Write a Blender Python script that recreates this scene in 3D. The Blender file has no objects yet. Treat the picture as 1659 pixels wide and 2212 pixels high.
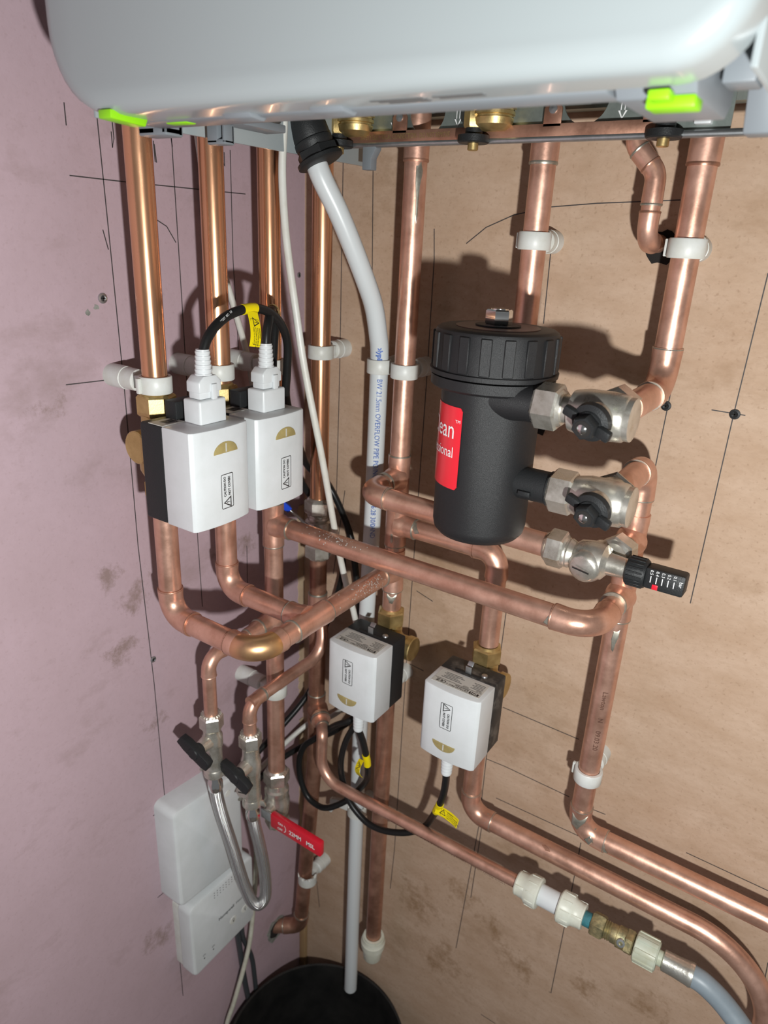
import bpy, bmesh, math, random
from mathutils import Vector, Matrix
random.seed(4)
S = bpy.context.scene
COL = S.collection
V = Vector

# ------------------------------------------------------------------ camera
# corner of the room is the origin: wall_left is x = 0, wall_back is y = 0, metres, z up
yaw, pitch, roll = 0.578, 0.371, -0.048
FPX = 1520.0
fw = V((-math.sin(yaw)*math.cos(pitch), math.cos(yaw)*math.cos(pitch), -math.sin(pitch)))
rt = V((math.cos(yaw), math.sin(yaw), 0)); dn = fw.cross(rt)
rt2 = rt*math.cos(roll)+dn*math.sin(roll); dn2 = dn*math.cos(roll)-rt*math.sin(roll)
cam = bpy.data.cameras.new('camera'); camo = bpy.data.objects.new('camera', cam); COL.objects.link(camo)
cam.sensor_fit = 'VERTICAL'; cam.sensor_height = 36; cam.lens = FPX/2212*36; cam.clip_start = 0.01
M = Matrix((rt2, -dn2, -fw)).transposed().to_4x4(); M.translation = V((0.570, -0.677, 1.5))
camo.matrix_world = M
cam.dof.use_dof = True; cam.dof.focus_distance = 0.62; cam.dof.aperture_fstop = 8
S.camera = camo

# ------------------------------------------------------------------ world, light, exposure
w = bpy.data.worlds.new('world'); S.world = w; w.use_nodes = True
w.node_tree.nodes['Background'].inputs[0].default_value = (0.95, 0.97, 1.0, 1)
w.node_tree.nodes['Background'].inputs[1].default_value = 0.14
lt = bpy.data.lights.new('hand_torch', 'POINT'); lt.energy = 24; lt.shadow_soft_size = 0.012; lt.color = (0.98, 1.0, 0.98)
lo = bpy.data.objects.new('hand_torch', lt); COL.objects.link(lo); lo.location = (0.69, -0.69, 1.335)
S.view_settings.view_transform = 'Standard'; S.view_settings.look = 'None'
S.view_settings.exposure = 0.0; S.view_settings.gamma = 1.0; S.view_settings.use_curve_mapping = False

# ------------------------------------------------------------------ materials
def mat(name, col, rough=0.5, metal=0.0, col2=None, scale=30, rough2=None, bump=0.0, bscale=200, spec=0.5, coat=0.0, stretch=None, lo_=0.35, hi_=0.65):
    m = bpy.data.materials.new(name); m.use_nodes = True
    nt = m.node_tree; N = nt.nodes; L = nt.links; b = N['Principled BSDF']
    b.inputs['Base Color'].default_value = (*col, 1); b.inputs['Roughness'].default_value = rough
    b.inputs['Metallic'].default_value = metal; b.inputs['Specular IOR Level'].default_value = spec
    b.inputs['Coat Weight'].default_value = coat
    if col2 or rough2 is not None or bump:
        tc = N.new('ShaderNodeTexCoord'); mp = N.new('ShaderNodeMapping'); L.new(tc.outputs['Object'], mp.inputs[0])
        if stretch: mp.inputs['Scale'].default_value = stretch
        n = N.new('ShaderNodeTexNoise'); n.inputs['Scale'].default_value = scale; n.inputs['Detail'].default_value = 6; n.inputs['Roughness'].default_value = 0.65
        L.new(mp.outputs[0], n.inputs['Vector'])
        if col2:
            r = N.new('ShaderNodeValToRGB'); r.color_ramp.elements[0].position = lo_; r.color_ramp.elements[1].position = hi_
            r.color_ramp.elements[0].color = (*col2, 1); r.color_ramp.elements[1].color = (*col, 1)
            L.new(n.outputs[0], r.inputs[0]); L.new(r.outputs[0], b.inputs['Base Color'])
        if rough2 is not None:
            mr = N.new('ShaderNodeMapRange'); mr.inputs[1].default_value = 0.35; mr.inputs[2].default_value = 0.65
            mr.inputs[3].default_value = rough; mr.inputs[4].default_value = rough2
            L.new(n.outputs[0], mr.inputs[0]); L.new(mr.outputs[0], b.inputs['Roughness'])
        if bump:
            n2 = N.new('ShaderNodeTexNoise'); n2.inputs['Scale'].default_value = bscale; n2.inputs['Detail'].default_value = 3
            L.new(mp.outputs[0], n2.inputs['Vector'])
            bp = N.new('ShaderNodeBump'); bp.inputs['Strength'].default_value = bump; bp.inputs['Distance'].default_value = 0.001
            L.new(n2.outputs[0], bp.inputs['Height']); L.new(bp.outputs[0], b.inputs['Normal'])
    return m

def wall_mat(name, stops, streak_scale, fine, stain, speck, spots=()):
    """layered procedural board: streaks + blotches + dark dirt stains + fine grain"""
    m = bpy.data.materials.new(name); m.use_nodes = True
    nt = m.node_tree; N = nt.nodes; L = nt.links; b = N['Principled BSDF']; b.inputs['Roughness'].default_value = 0.75
    b.inputs['Specular IOR Level'].default_value = 0.2
    tc = N.new('ShaderNodeTexCoord')
    def noise(sc, scale, det=5, ro=0.6):
        mp = N.new('ShaderNodeMapping'); mp.inputs['Scale'].default_value = sc; L.new(tc.outputs['Object'], mp.inputs[0])
        n = N.new('ShaderNodeTexNoise'); n.inputs['Scale'].default_value = scale; n.inputs['Detail'].default_value = det; n.inputs['Roughness'].default_value = ro
        L.new(mp.outputs[0], n.inputs['Vector']); return n.outputs[0]
    r = N.new('ShaderNodeValToRGB'); e = r.color_ramp.elements
    e[0].position = 0.32; e[1].position = 0.68; e[0].color = (*stops[0], 1); e[1].color = (*stops[1], 1)
    L.new(noise(streak_scale, 9), r.inputs[0])
    def mix(a, colr, fac_socket, lo_, hi_, amt):
        mr = N.new('ShaderNodeMapRange'); mr.inputs[1].default_value = lo_; mr.inputs[2].default_value = hi_; mr.inputs[3].default_value = 0; mr.inputs[4].default_value = amt
        L.new(fac_socket, mr.inputs[0])
        x = N.new('ShaderNodeMix'); x.data_type = 'RGBA'; L.new(mr.outputs[0], x.inputs[0]); L.new(a, x.inputs[6]); x.inputs[7].default_value = (*colr, 1)
        return x.outputs[2]
    c = mix(r.outputs[0], stain[0], noise((1, 1, 1.6), 7, 6, 0.7), 0.545, 0.72, stain[1])
    c = mix(c, speck[0], noise((1, 1, 1), 260, 2, 0.5), 0.60, 0.75, speck[1])
    c = mix(c, fine[0], noise(fine[2], 120, 4, 0.7), 0.45, 0.75, fine[1])
    if spots:     # dirt marks with a place of their own on the board
        blot = noise((1, 1, 1), 42, 6, 0.75); tot = None
        for (sx_, sy_, sz_), rad in spots:
            dd = N.new('ShaderNodeVectorMath'); dd.operation = 'DISTANCE'; L.new(tc.outputs['Object'], dd.inputs[0]); dd.inputs[1].default_value = (sx_, sy_, sz_)
            mr = N.new('ShaderNodeMapRange'); mr.inputs[1].default_value = 0; mr.inputs[2].default_value = rad; mr.inputs[3].default_value = 0.30; mr.inputs[4].default_value = 0.0
            L.new(dd.outputs['Value'], mr.inputs[0])
            if tot is None: tot = mr.outputs[0]
            else:
                ad = N.new('ShaderNodeMath'); ad.operation = 'MAXIMUM'; L.new(tot, ad.inputs[0]); L.new(mr.outputs[0], ad.inputs[1]); tot = ad.outputs[0]
        sm = N.new('ShaderNodeMath'); sm.operation = 'ADD'; L.new(tot, sm.inputs[0]); L.new(blot, sm.inputs[1])
        c = mix(c, stain[0], sm.outputs[0], 0.68, 0.86, 0.85)
    L.new(c, b.inputs['Base Color'])
    bp = N.new('ShaderNodeBump'); bp.inputs['Strength'].default_value = 0.12; bp.inputs['Distance'].default_value = 0.001
    L.new(noise((1, 1, 1), 320, 3), bp.inputs['Height']); L.new(bp.outputs[0], b.inputs['Normal'])
    return m

MAT = {}
MAT['ply'] = wall_mat('plywood', ((0.44, 0.300, 0.205), (0.53, 0.385, 0.285)), (1.5, 1, 3.2), ((0.33, 0.215, 0.14), 0.30, (1, 1, 1.8)), ((0.27, 0.165, 0.09), 0.65), ((0.27, 0.165, 0.10), 0.45), [((0.289, 0, 0.659), 0.06), ((0.335, 0, 0.63), 0.05), ((0.265, 0, 0.511), 0.09), ((0.374, 0, 0.59), 0.06), ((0.467, 0, 0.62), 0.05), ((0.219, 0, 0.591), 0.09), ((0.544, 0, 0.646), 0.05)])
MAT['pink'] = wall_mat('pink_plasterboard', ((0.43, 0.315, 0.345), (0.47, 0.345, 0.385)), (1, 1, 1), ((0.37, 0.265, 0.285), 0.25, (1, 1, 1)), ((0.25, 0.175, 0.16), 0.5), ((0.30, 0.21, 0.20), 0.25), [((0, -0.273, 1.139), 0.05), ((0, -0.30, 1.171), 0.035), ((0, -0.29, 1.085), 0.045), ((0, -0.149, 1.142), 0.04), ((0, -0.265, 0.968), 0.035), ((0, -0.287, 0.649), 0.05), ((0, -0.342, 1.352), 0.03), ((0, -0.110, 1.141), 0.04)])
MAT['concrete'] = mat('concrete', (0.22, 0.2, 0.18), 0.9, col2=(0.15, 0.14, 0.13), scale=8, bump=0.2)
MAT['cu_new'] = mat('copper_bright', (0.80, 0.45, 0.27), 0.22, 0.88, col2=(0.68, 0.34, 0.19), scale=26, rough2=0.33, bump=0.03, bscale=500, stretch=(1, 1, 0.12))
MAT['cu'] = mat('copper', (0.78, 0.47, 0.36), 0.32, 0.78, col2=(0.58, 0.32, 0.23), scale=38, rough2=0.44, bump=0.05, bscale=420)
MAT['cu_dull'] = mat('copper_dull', (0.56, 0.31, 0.22), 0.34, 0.78, col2=(0.36, 0.18, 0.12), scale=30, rough2=0.5, bump=0.06, bscale=420)
MAT['cu_gold'] = mat('copper_heat_tint', (0.74, 0.45, 0.20), 0.30, 0.9, col2=(0.66, 0.36, 0.22), scale=22, rough2=0.4)
MAT['solder'] = mat('solder', (0.50, 0.47, 0.40), 0.38, 0.8, col2=(0.32, 0.31, 0.26), scale=120)
MAT['brass'] = mat('brass', (0.66, 0.50, 0.23), 0.36, 0.9, col2=(0.50, 0.36, 0.15), scale=60, rough2=0.5, bump=0.08, bscale=700)
MAT['brass_old'] = mat('brass_tarnished', (0.55, 0.45, 0.24), 0.42, 0.85, col2=(0.26, 0.25, 0.15), scale=110, rough2=0.6, bump=0.2, bscale=500)
MAT['nickel'] = mat('nickel_plate', (0.70, 0.67, 0.61), 0.24, 0.82, col2=(0.52, 0.49, 0.42), scale=70, rough2=0.38, bump=0.05, bscale=900)
MAT['chrome'] = mat('chrome', (0.80, 0.80, 0.78), 0.12, 1.0)
MAT['steel'] = mat('zinc_steel', (0.52, 0.54, 0.55), 0.35, 0.9, col2=(0.40, 0.42, 0.43), scale=80)
MAT['galv'] = mat('galvanised_plate', (0.36, 0.41, 0.38), 0.4, 0.75, col2=(0.26, 0.30, 0.28), scale=50)
MAT['wh_pl'] = mat('white_plastic', (0.66, 0.685, 0.70), 0.38, col2=(0.60, 0.625, 0.63), scale=25)
MAT['wh_clip'] = mat('white_clip_plastic', (0.66, 0.67, 0.65), 0.42, col2=(0.58, 0.58, 0.53), scale=45)
MAT['wh_pipe'] = mat('white_overflow_plastic', (0.62, 0.65, 0.66), 0.32)
MAT['wh_cable'] = mat('white_cable', (0.66, 0.66, 0.62), 0.4, col2=(0.58, 0.56, 0.50), scale=30)
MAT['cream'] = mat('cream_cable', (0.60, 0.59, 0.50), 0.5, col2=(0.45, 0.43, 0.34), scale=60)
MAT['enamel'] = mat('white_enamel', (0.30, 0.335, 0.345), 0.26, coat=0.2)
MAT['grey_pl'] = mat('grey_plastic', (0.19, 0.21, 0.23), 0.45)
MAT['lime'] = mat('lime_plastic', (0.25, 0.62, 0.004), 0.4)
MAT['blk'] = mat('black_plastic', (0.016, 0.017, 0.018), 0.48, spec=0.3, bump=0.25, bscale=900)
MAT['blk_dusty'] = mat('black_plastic_dusty', (0.02, 0.02, 0.02), 0.5, col2=(0.16, 0.14, 0.12), scale=45, lo_=0.25, hi_=0.5)
MAT['blk_tex'] = mat('black_textured_plastic', (0.012, 0.012, 0.013), 0.46, spec=0.42, bump=0.35, bscale=2600)
MAT['rubber'] = mat('black_cable_rubber', (0.012, 0.012, 0.012), 0.35, spec=0.3)
MAT['bag'] = mat('black_bin_plastic', (0.008, 0.008, 0.008), 0.42, col2=(0.02, 0.019, 0.018), scale=20)
MAT['grey_cable'] = mat('grey_cable_rubber', (0.05, 0.055, 0.06), 0.45)
MAT['red'] = mat('red_plastic', (0.62, 0.012, 0.03), 0.33)
MAT['redlab'] = mat('red_label', (0.72, 0.015, 0.03), 0.28)
MAT['yellow'] = mat('yellow_label', (0.85, 0.68, 0.0), 0.4)
MAT['blue'] = mat('blue_plastic', (0.01, 0.06, 0.55), 0.35)
MAT['ink'] = mat('black_print', (0.01, 0.01, 0.01), 0.5)
MAT['inkblue'] = mat('blue_print', (0.06, 0.14, 0.45), 0.5)
MAT['inkgrey'] = mat('grey_print', (0.10, 0.10, 0.10), 0.5)
MAT['inkwhite'] = mat('white_print', (0.82, 0.82, 0.82), 0.5)
MAT['inkbrown'] = mat('dark_pipe_print', (0.10, 0.045, 0.03), 0.5)
MAT['pencil'] = mat('pencil', (0.045, 0.04, 0.04), 0.6)
MAT['label'] = mat('paper_label', (0.52, 0.51, 0.47), 0.5)
MAT['lens'] = mat('amber_window', (0.40, 0.32, 0.13), 0.16, col2=(0.30, 0.24, 0.10), scale=60)
MAT['greyhose'] = mat('grey_hose', (0.23, 0.275, 0.31), 0.42, col2=(0.19, 0.23, 0.26), scale=40)
MAT['foil'] = mat('aluminium_ferrule', (0.66, 0.65, 0.60), 0.34, 0.85, col2=(0.48, 0.46, 0.40), scale=60, bump=0.3, bscale=250)
MAT['teal'] = mat('verdigris', (0.035, 0.20, 0.24), 0.7, col2=(0.03, 0.12, 0.14), scale=80, bump=0.4, bscale=500)
MAT['offwhite'] = mat('aged_nylon', (0.50, 0.54, 0.45), 0.4, col2=(0.42, 0.42, 0.30), scale=45)
MAT['pushfit'] = mat('push_fit_plastic', (0.68, 0.70, 0.62), 0.4, col2=(0.58, 0.58, 0.48), scale=40)
MAT['plaster'] = mat('grey_plaster', (0.30, 0.30, 0.27), 0.9, col2=(0.16, 0.16, 0.14), scale=90, bump=0.5, bscale=300)
MAT['hole'] = mat('cavity_shade_paint', (0.012, 0.010, 0.009), 0.95)  # near-black colour painted for the shade inside holes and slots, on uncut surfaces
MAT['tape'] = mat('scrim_tape', (0.52, 0.40, 0.27), 0.8, col2=(0.46, 0.33, 0.22), scale=50)
MAT['timber'] = mat('timber', (0.36, 0.24, 0.12), 0.7, col2=(0.28, 0.17, 0.08), scale=40, stretch=(1, 1, .1))
MAT['cap_top'] = mat('brown_disc_print', (0.14, 0.07, 0.055), 0.4)

def braid_mat():
    m = bpy.data.materials.new('steel_braid'); m.use_nodes = True
    nt = m.node_tree; N = nt.nodes; L = nt.links; b = N['Principled BSDF']
    b.inputs['Metallic'].default_value = 0.92; b.inputs['Roughness'].default_value = 0.20
    uv = N.new('ShaderNodeUVMap'); sp = N.new('ShaderNodeSeparateXYZ'); L.new(uv.outputs[0], sp.inputs[0])
    def wave(sgn):
        a = N.new('ShaderNodeMath'); a.operation = 'MULTIPLY'; a.inputs[1].default_value = 1900.0; L.new(sp.outputs[0], a.inputs[0])
        c = N.new('ShaderNodeMath'); c.operation = 'MULTIPLY'; c.inputs[1].default_value = sgn*2*math.pi*10; L.new(sp.outputs[1], c.inputs[0])
        d = N.new('ShaderNodeMath'); d.operation = 'ADD'; L.new(a.outputs[0], d.inputs[0]); L.new(c.outputs[0], d.inputs[1])
        s = N.new('ShaderNodeMath'); s.operation = 'SINE'; L.new(d.outputs[0], s.inputs[0]); return s.outputs[0]
    mx = N.new('ShaderNodeMath'); mx.operation = 'MULTIPLY'; L.new(wave(1), mx.inputs[0]); L.new(wave(-1), mx.inputs[1])
    r = N.new('ShaderNodeValToRGB'); r.color_ramp.elements[0].position = 0.0; r.color_ramp.elements[1].position = 0.6
    r.color_ramp.elements[0].color = (0.10, 0.10, 0.10, 1); r.color_ramp.elements[1].color = (0.97, 0.97, 0.96, 1)
    ab = N.new('ShaderNodeMath'); ab.operation = 'ABSOLUTE'; L.new(mx.outputs[0], ab.inputs[0])
    L.new(ab.outputs[0], r.inputs[0]); L.new(r.outputs[0], b.inputs['Base Color'])
    bp = N.new('ShaderNodeBump'); bp.inputs['Strength'].default_value = 0.7; bp.inputs['Distance'].default_value = 0.0008
    L.new(mx.outputs[0], bp.inputs['Height']); L.new(bp.outputs[0], b.inputs['Normal'])
    return m
MAT['braid'] = braid_mat()

# ------------------------------------------------------------------ mesh helpers
X, Y, Z = V((1, 0, 0)), V((0, 1, 0)), V((0, 0, 1))
def frame(d):
    d = V(d).normalized(); a = Z if abs(d.z) < 0.9 else X
    u = a.cross(d).normalized(); return u, d.cross(u).normalized()

class MB:
    def __init__(s): s.v = []; s.f = []; s.uv = {}
    def add(s, vs, fs):
        o = len(s.v); s.v += [V(p) for p in vs]; s.f += [[i+o for i in f] for f in fs]; return s
    def lathe(s, prof, o, ax, seg=28, ph=0.0, u=None, closed=False):
        """prof: list of (t, r) along axis ax from o"""
        ax = V(ax).normalized(); o = V(o)
        if u is None: u, v = frame(ax)
        else: u = V(u).normalized(); v = ax.cross(u)
        vs = []; fs = []
        for t, r in prof:
            for k in range(seg):
                a = 2*math.pi*k/seg+ph; vs.append(o+ax*t+(u*math.cos(a)+v*math.sin(a))*r)
        n = len(prof)
        for i in range(n-1 if not closed else n):
            j = (i+1) % n
            for k in range(seg):
                l = (k+1) % seg; fs.append([i*seg+k, i*seg+l, j*seg+l, j*seg+k])
        if not closed:
            if prof[0][1] > 1e-6: fs.append([k for k in range(seg)][::-1])
            if prof[-1][1] > 1e-6: fs.append([(n-1)*seg+k for k in range(seg)])
        return s.add(vs, fs)
    def cyl(s, a, b, r, r2=None, seg=28, ch=0.0):
        a = V(a); b = V(b); L = (b-a).length; r2 = r if r2 is None else r2
        p = [(0, r), (L, r2)] if not ch else [(0, r-ch), (ch, r), (L-ch, r2), (L, r2-ch)]
        return s.lathe(p, a, b-a, seg)
    def hexn(s, a, b, af, ch=0.0018, ph=0.0, u=None):
        a = V(a); b = V(b); L = (b-a).length; r = af/2/math.cos(math.pi/6)
        return s.lathe([(0, r*0.90), (ch, r), (L-ch, r), (L, r*0.90)], a, b-a, 6, ph, u)
    def tube(s, pts, r, seg=22, cap=True, uv=False):
        pts = [V(p) for p in pts]; n = len(pts); R = r if isinstance(r, (list, tuple)) else [r]*n
        T = []
        for i in range(n):
            a = pts[max(i-1, 0)]; b = pts[min(i+1, n-1)]; T.append((b-a).normalized())
        u, _ = frame(T[0]); vs = []; fs = []; ln = [0]
        for i in range(1, n): ln.append(ln[-1]+(pts[i]-pts[i-1]).length)
        for i in range(n):
            u = (u-T[i]*u.dot(T[i])).normalized(); w_ = T[i].cross(u)
            for k in range(seg):
                a = 2*math.pi*k/seg; vs.append(pts[i]+(u*math.cos(a)+w_*math.sin(a))*R[i])
        base = len(s.f)
        for i in range(n-1):
            for k in range(seg):
                l = (k+1) % seg; fs.append([i*seg+k, i*seg+l, (i+1)*seg+l, (i+1)*seg+k])
                if uv: s.uv[base+len(fs)-1] = [(ln[i], k/seg), (ln[i], (k+1)/seg), (ln[i+1], (k+1)/seg), (ln[i+1], k/seg)]
        if cap: fs.append(list(range(seg))[::-1]); fs.append([(n-1)*seg+k for k in range(seg)])
        return s.add(vs, fs)
    def box(s, c, size, u=X, v=Y, bev=0.0, seg=2):
        u = V(u).normalized(); v = V(v).normalized(); w_ = u.cross(v)
        bm = bmesh.new(); bmesh.ops.create_cube(bm, size=1)
        for p in bm.verts: p.co = V((p.co.x*size[0], p.co.y*size[1], p.co.z*size[2]))
        if bev: bmesh.ops.bevel(bm, geom=bm.edges[:], offset=bev, segments=seg, affect='EDGES', profile=0.5)
        bm.verts.index_update(); c = V(c)
        s.add([c+u*p.co.x+v*p.co.y+w_*p.co.z for p in bm.verts], [[q.index for q in f.verts] for f in bm.faces]); bm.free(); return s
    def prism(s, poly, o, u, v, h, bev=0.0, seg=2, ang=30):
        """poly of (a, b) in the u, v plane, extruded by h along u x v"""
        u = V(u).normalized(); v = V(v).normalized(); w_ = u.cross(v); o = V(o)
        bm = bmesh.new(); n = len(poly)
        lo_ = [bm.verts.new((a, b, 0)) for a, b in poly]; hi_ = [bm.verts.new((a, b, h)) for a, b in poly]
        bm.faces.new(lo_[::-1]); bm.faces.new(hi_)
        for i in range(n): bm.faces.new((lo_[i], lo_[(i+1) % n], hi_[(i+1) % n], hi_[i]))
        bmesh.ops.recalc_face_normals(bm, faces=bm.faces[:])
        if bev:
            es = [e for e in bm.edges if e.calc_face_angle(0) > math.radians(ang)]
            bmesh.ops.bevel(bm, geom=es, offset=bev, segments=seg, affect='EDGES', profile=0.5)
        bm.verts.index_update()
        s.add([o+u*p.co.x+v*p.co.y+w_*p.co.z for p in bm.verts], [[q.index for q in f.verts] for f in bm.faces]); bm.free(); return s
    def build(s, name, m, parent=None, smooth=True, ang=38):
        me = bpy.data.meshes.new(name)
        me.from_pydata([tuple(p) for p in s.v], [], s.f)
        if s.uv:
            ul = me.uv_layers.new(name='UVMap')
            for i, p in enumerate(me.polygons):
                if i in s.uv:
                    for k, li in enumerate(p.loop_indices): ul.data[li].uv = s.uv[i][k]
        bm = bmesh.new(); bm.from_mesh(me); bmesh.ops.recalc_face_normals(bm, faces=bm.faces[:]); bm.to_mesh(me); bm.free()
        if smooth:
            me.polygons.foreach_set('use_smooth', [True]*len(me.polygons)); me.set_sharp_from_angle(angle=math.radians(ang))
        me.materials.append(MAT[m])
        o = bpy.data.objects.new(name, me); COL.objects.link(o); attach(o, parent); return o

def attach(o, parent):
    if parent is None: return
    o.parent = parent
    if parent.type == 'EMPTY': o.matrix_parent_inverse = Matrix.Translation(-V(parent.location))

def tag(o, label, cat, group=None):
    o['label'] = label; o['category'] = cat
    if group: o['group'] = group
    return o
def thing(name, loc, label, cat, group=None):
    e = bpy.data.objects.new(name, None); e.empty_display_size = 0.02; COL.objects.link(e); e.location = loc
    return tag(e, label, cat, group)

def fil(pts, R, n=8):
    """polyline with rounded corners"""
    pts = [V(p) for p in pts]; out = [pts[0]]
    for i in range(1, len(pts)-1):
        a, b, c = pts[i-1], pts[i], pts[i+1]; d1 = (a-b).normalized(); d2 = (c-b).normalized()
        th = math.acos(max(-1, min(1, d1.dot(d2)))); r = R[i-1] if isinstance(R, (list, tuple)) else R
        L = r/math.tan(th/2); L = min(L, (a-b).length*(0.95 if i == 1 else 0.49), (c-b).length*(0.95 if i == len(pts)-2 else 0.49)); r = L*math.tan(th/2)
        cen = b+(d1+d2).normalized()*(r/math.sin(th/2)); p, q = b+d1*L, b+d2*L
        e1 = (p-cen); e2 = (q-cen); phi = math.acos(max(-1, min(1, e1.normalized().dot(e2.normalized()))))
        for k in range(n+1):
            t = k/n; out.append(cen+(e1*math.sin((1-t)*phi)+e2*math.sin(t*phi))/math.sin(phi))
    return out+[pts[-1]]
def spline(pts, n=8):
    """Catmull-Rom through points"""
    pts = [V(p) for p in pts]; P = [pts[0]*2-pts[1]]+pts+[pts[-1]*2-pts[-2]]; out = []
    for i in range(1, len(P)-2):
        for k in range(n):
            t = k/n; a, b, c, d = P[i-1], P[i], P[i+1], P[i+2]
            out.append(0.5*((2*b)+(c-a)*t+(2*a-5*b+4*c-d)*t*t+(3*b-a-3*c+d)*t**3))
    return out+[pts[-1]]

DEPS = None
def text(s, size, o, u, v, m, parent, wrap=None, bold=0.0, align='CENTER', name='lettering', eps=0.0003, sx=1.0, cyl_axis='u'):
    """printed text: flat at o along u (reading) and v (up), or wrapped on a tube.
    wrap = radius; cyl_axis 'u': tube runs along reading direction, 'v': reading direction goes round"""
    cu = bpy.data.curves.new('t', 'FONT'); cu.body = s; cu.size = size; cu.align_x = align; cu.align_y = 'CENTER'; cu.offset = bold; cu.resolution_u = 2
    ob = bpy.data.objects.new('t', cu); COL.objects.link(ob)
    dg = bpy.context.evaluated_depsgraph_get(); me = bpy.data.meshes.new_from_object(ob.evaluated_get(dg))
    bpy.data.objects.remove(ob); bpy.data.curves.remove(cu)
    u = V(u).normalized(); v = V(v).normalized(); n = u.cross(v); o = V(o)
    if wrap:
        bm = bmesh.new(); bm.from_mesh(me)
        bmesh.ops.subdivide_edges(bm, edges=[e for e in bm.edges if e.calc_length() > size*0.3], cuts=1); bmesh.ops.triangulate(bm, faces=bm.faces[:]); bm.to_mesh(me); bm.free()
    for p in me.vertices:
        a, b = p.co.x*sx, p.co.y
        if wrap is None: p.co = o+u*a+v*b+n*eps
        elif cyl_axis == 'u': th = b/wrap; p.co = o+u*a+(n*math.cos(th)+v*math.sin(th))*(wrap+eps)
        else: th = a/wrap; p.co = o+v*b+(n*math.cos(th)+u*math.sin(th))*(wrap+eps)
    me.materials.clear(); me.materials.append(MAT[m])
    q = bpy.data.objects.new(name, me); COL.objects.link(q); attach(q, parent); return q

# ------------------------------------------------------------------ plumbing helpers
R22, R15 = 0.011, 0.0075
PIPES = []; CORNERS = []
def pipe(par, a, b, r=R22, m='cu'): PIPES.append((par, V(a), V(b), r, m))
def flush_pipes():
    """build the straight lengths, stopping short inside the elbows they enter"""
    for par, a, b, r, m in PIPES:
        d = (b-a).normalized(); a2, b2 = a, b
        for c, k in CORNERS:
            if (c-a).length < 1e-4: a2 = a+d*k
            if (c-b).length < 1e-4: b2 = b-d*k
        MB().cyl(a2, b2, r, seg=32).build('pipe', m, par)
def ring(par, c, ax, r=R22, wd=0.0016, m='solder'):
    c = V(c); ax = V(ax).normalized()
    return MB().lathe([(-wd, r*1.0), (-wd*0.9, r*1.075+0.0003), (0, r*1.085+0.0006), (wd*0.9, r*1.075+0.0003), (wd, r*1.0)], c, ax, 32).build('solder_ring', m, par)
def elbow(par, c, d1, d2, r=R22, m='cu', rings=True, k=1.0, ringm='solder'):
    """c = corner, d1/d2 = outward directions of the two legs"""
    c = V(c); d1 = V(d1).normalized(); d2 = V(d2).normalized(); L = r*2.55*k; ro = r*1.10; CORNERS.append((c.copy(), r*1.75*k))
    path = fil([c+d1*L, c, c+d2*L], r*1.75*k, 12)
    pth = [path[0], path[0]-d1*r*0.35]+path[1:-1]+[path[-1]-d2*r*0.35, path[-1]]
    rr = [ro*1.02, ro*1.02]+[ro*0.985]*(len(path)-2)+[ro*1.02, ro*1.02]
    e = MB().tube(pth, rr, 28).build('elbow', m, par)
    if rings:
        ring(e, c+d1*(L-0.001), d1, r, 0.0011, ringm); ring(e, c+d2*(L-0.001), d2, r, 0.0011, ringm)
    return e
def tee(par, c, ax, br, r=R22, m='cu', half=0.026, out=0.027, rings=(1, 1, 1)):
    c = V(c); ax = V(ax).normalized(); br = V(br).normalized(); ro = r*1.10
    b = MB()
    b.lathe([(-half, ro*1.02), (-half+0.010, ro*1.02), (-half+0.012, ro*0.99), (half-0.012, ro*0.99), (half-0.010, ro*1.02), (half, ro*1.02)], c, ax, 32)
    b.lathe([(0.004, ro*1.22), (ro*1.02, ro*1.12), (ro*1.22, ro*1.03), (ro*1.5, ro*1.0), (out, ro*1.02)], c, br, 32)
    o = b.build('tee', m, par, ang=60)
    for f, p, d in zip(rings, (c+ax*half, c-ax*half, c+br*out), (ax, ax, br)):
        if f: ring(o, p, d, r, 0.0011)
    return o
def nut(par, a, b, af=0.030, m='brass', ph=0.3, name='nut', lip=True):
    a = V(a); b = V(b); d = (b-a).normalized(); q = MB().hexn(a, b, af, ph=ph)
    if lip: q.lathe([(-0.0025, af*0.40), (0, af*0.47)], a, d, 28); q.lathe([(0, af*0.47), (0.0025, af*0.40)], b, d, 28)
    return q.build(name, m, par, ang=25)

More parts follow.
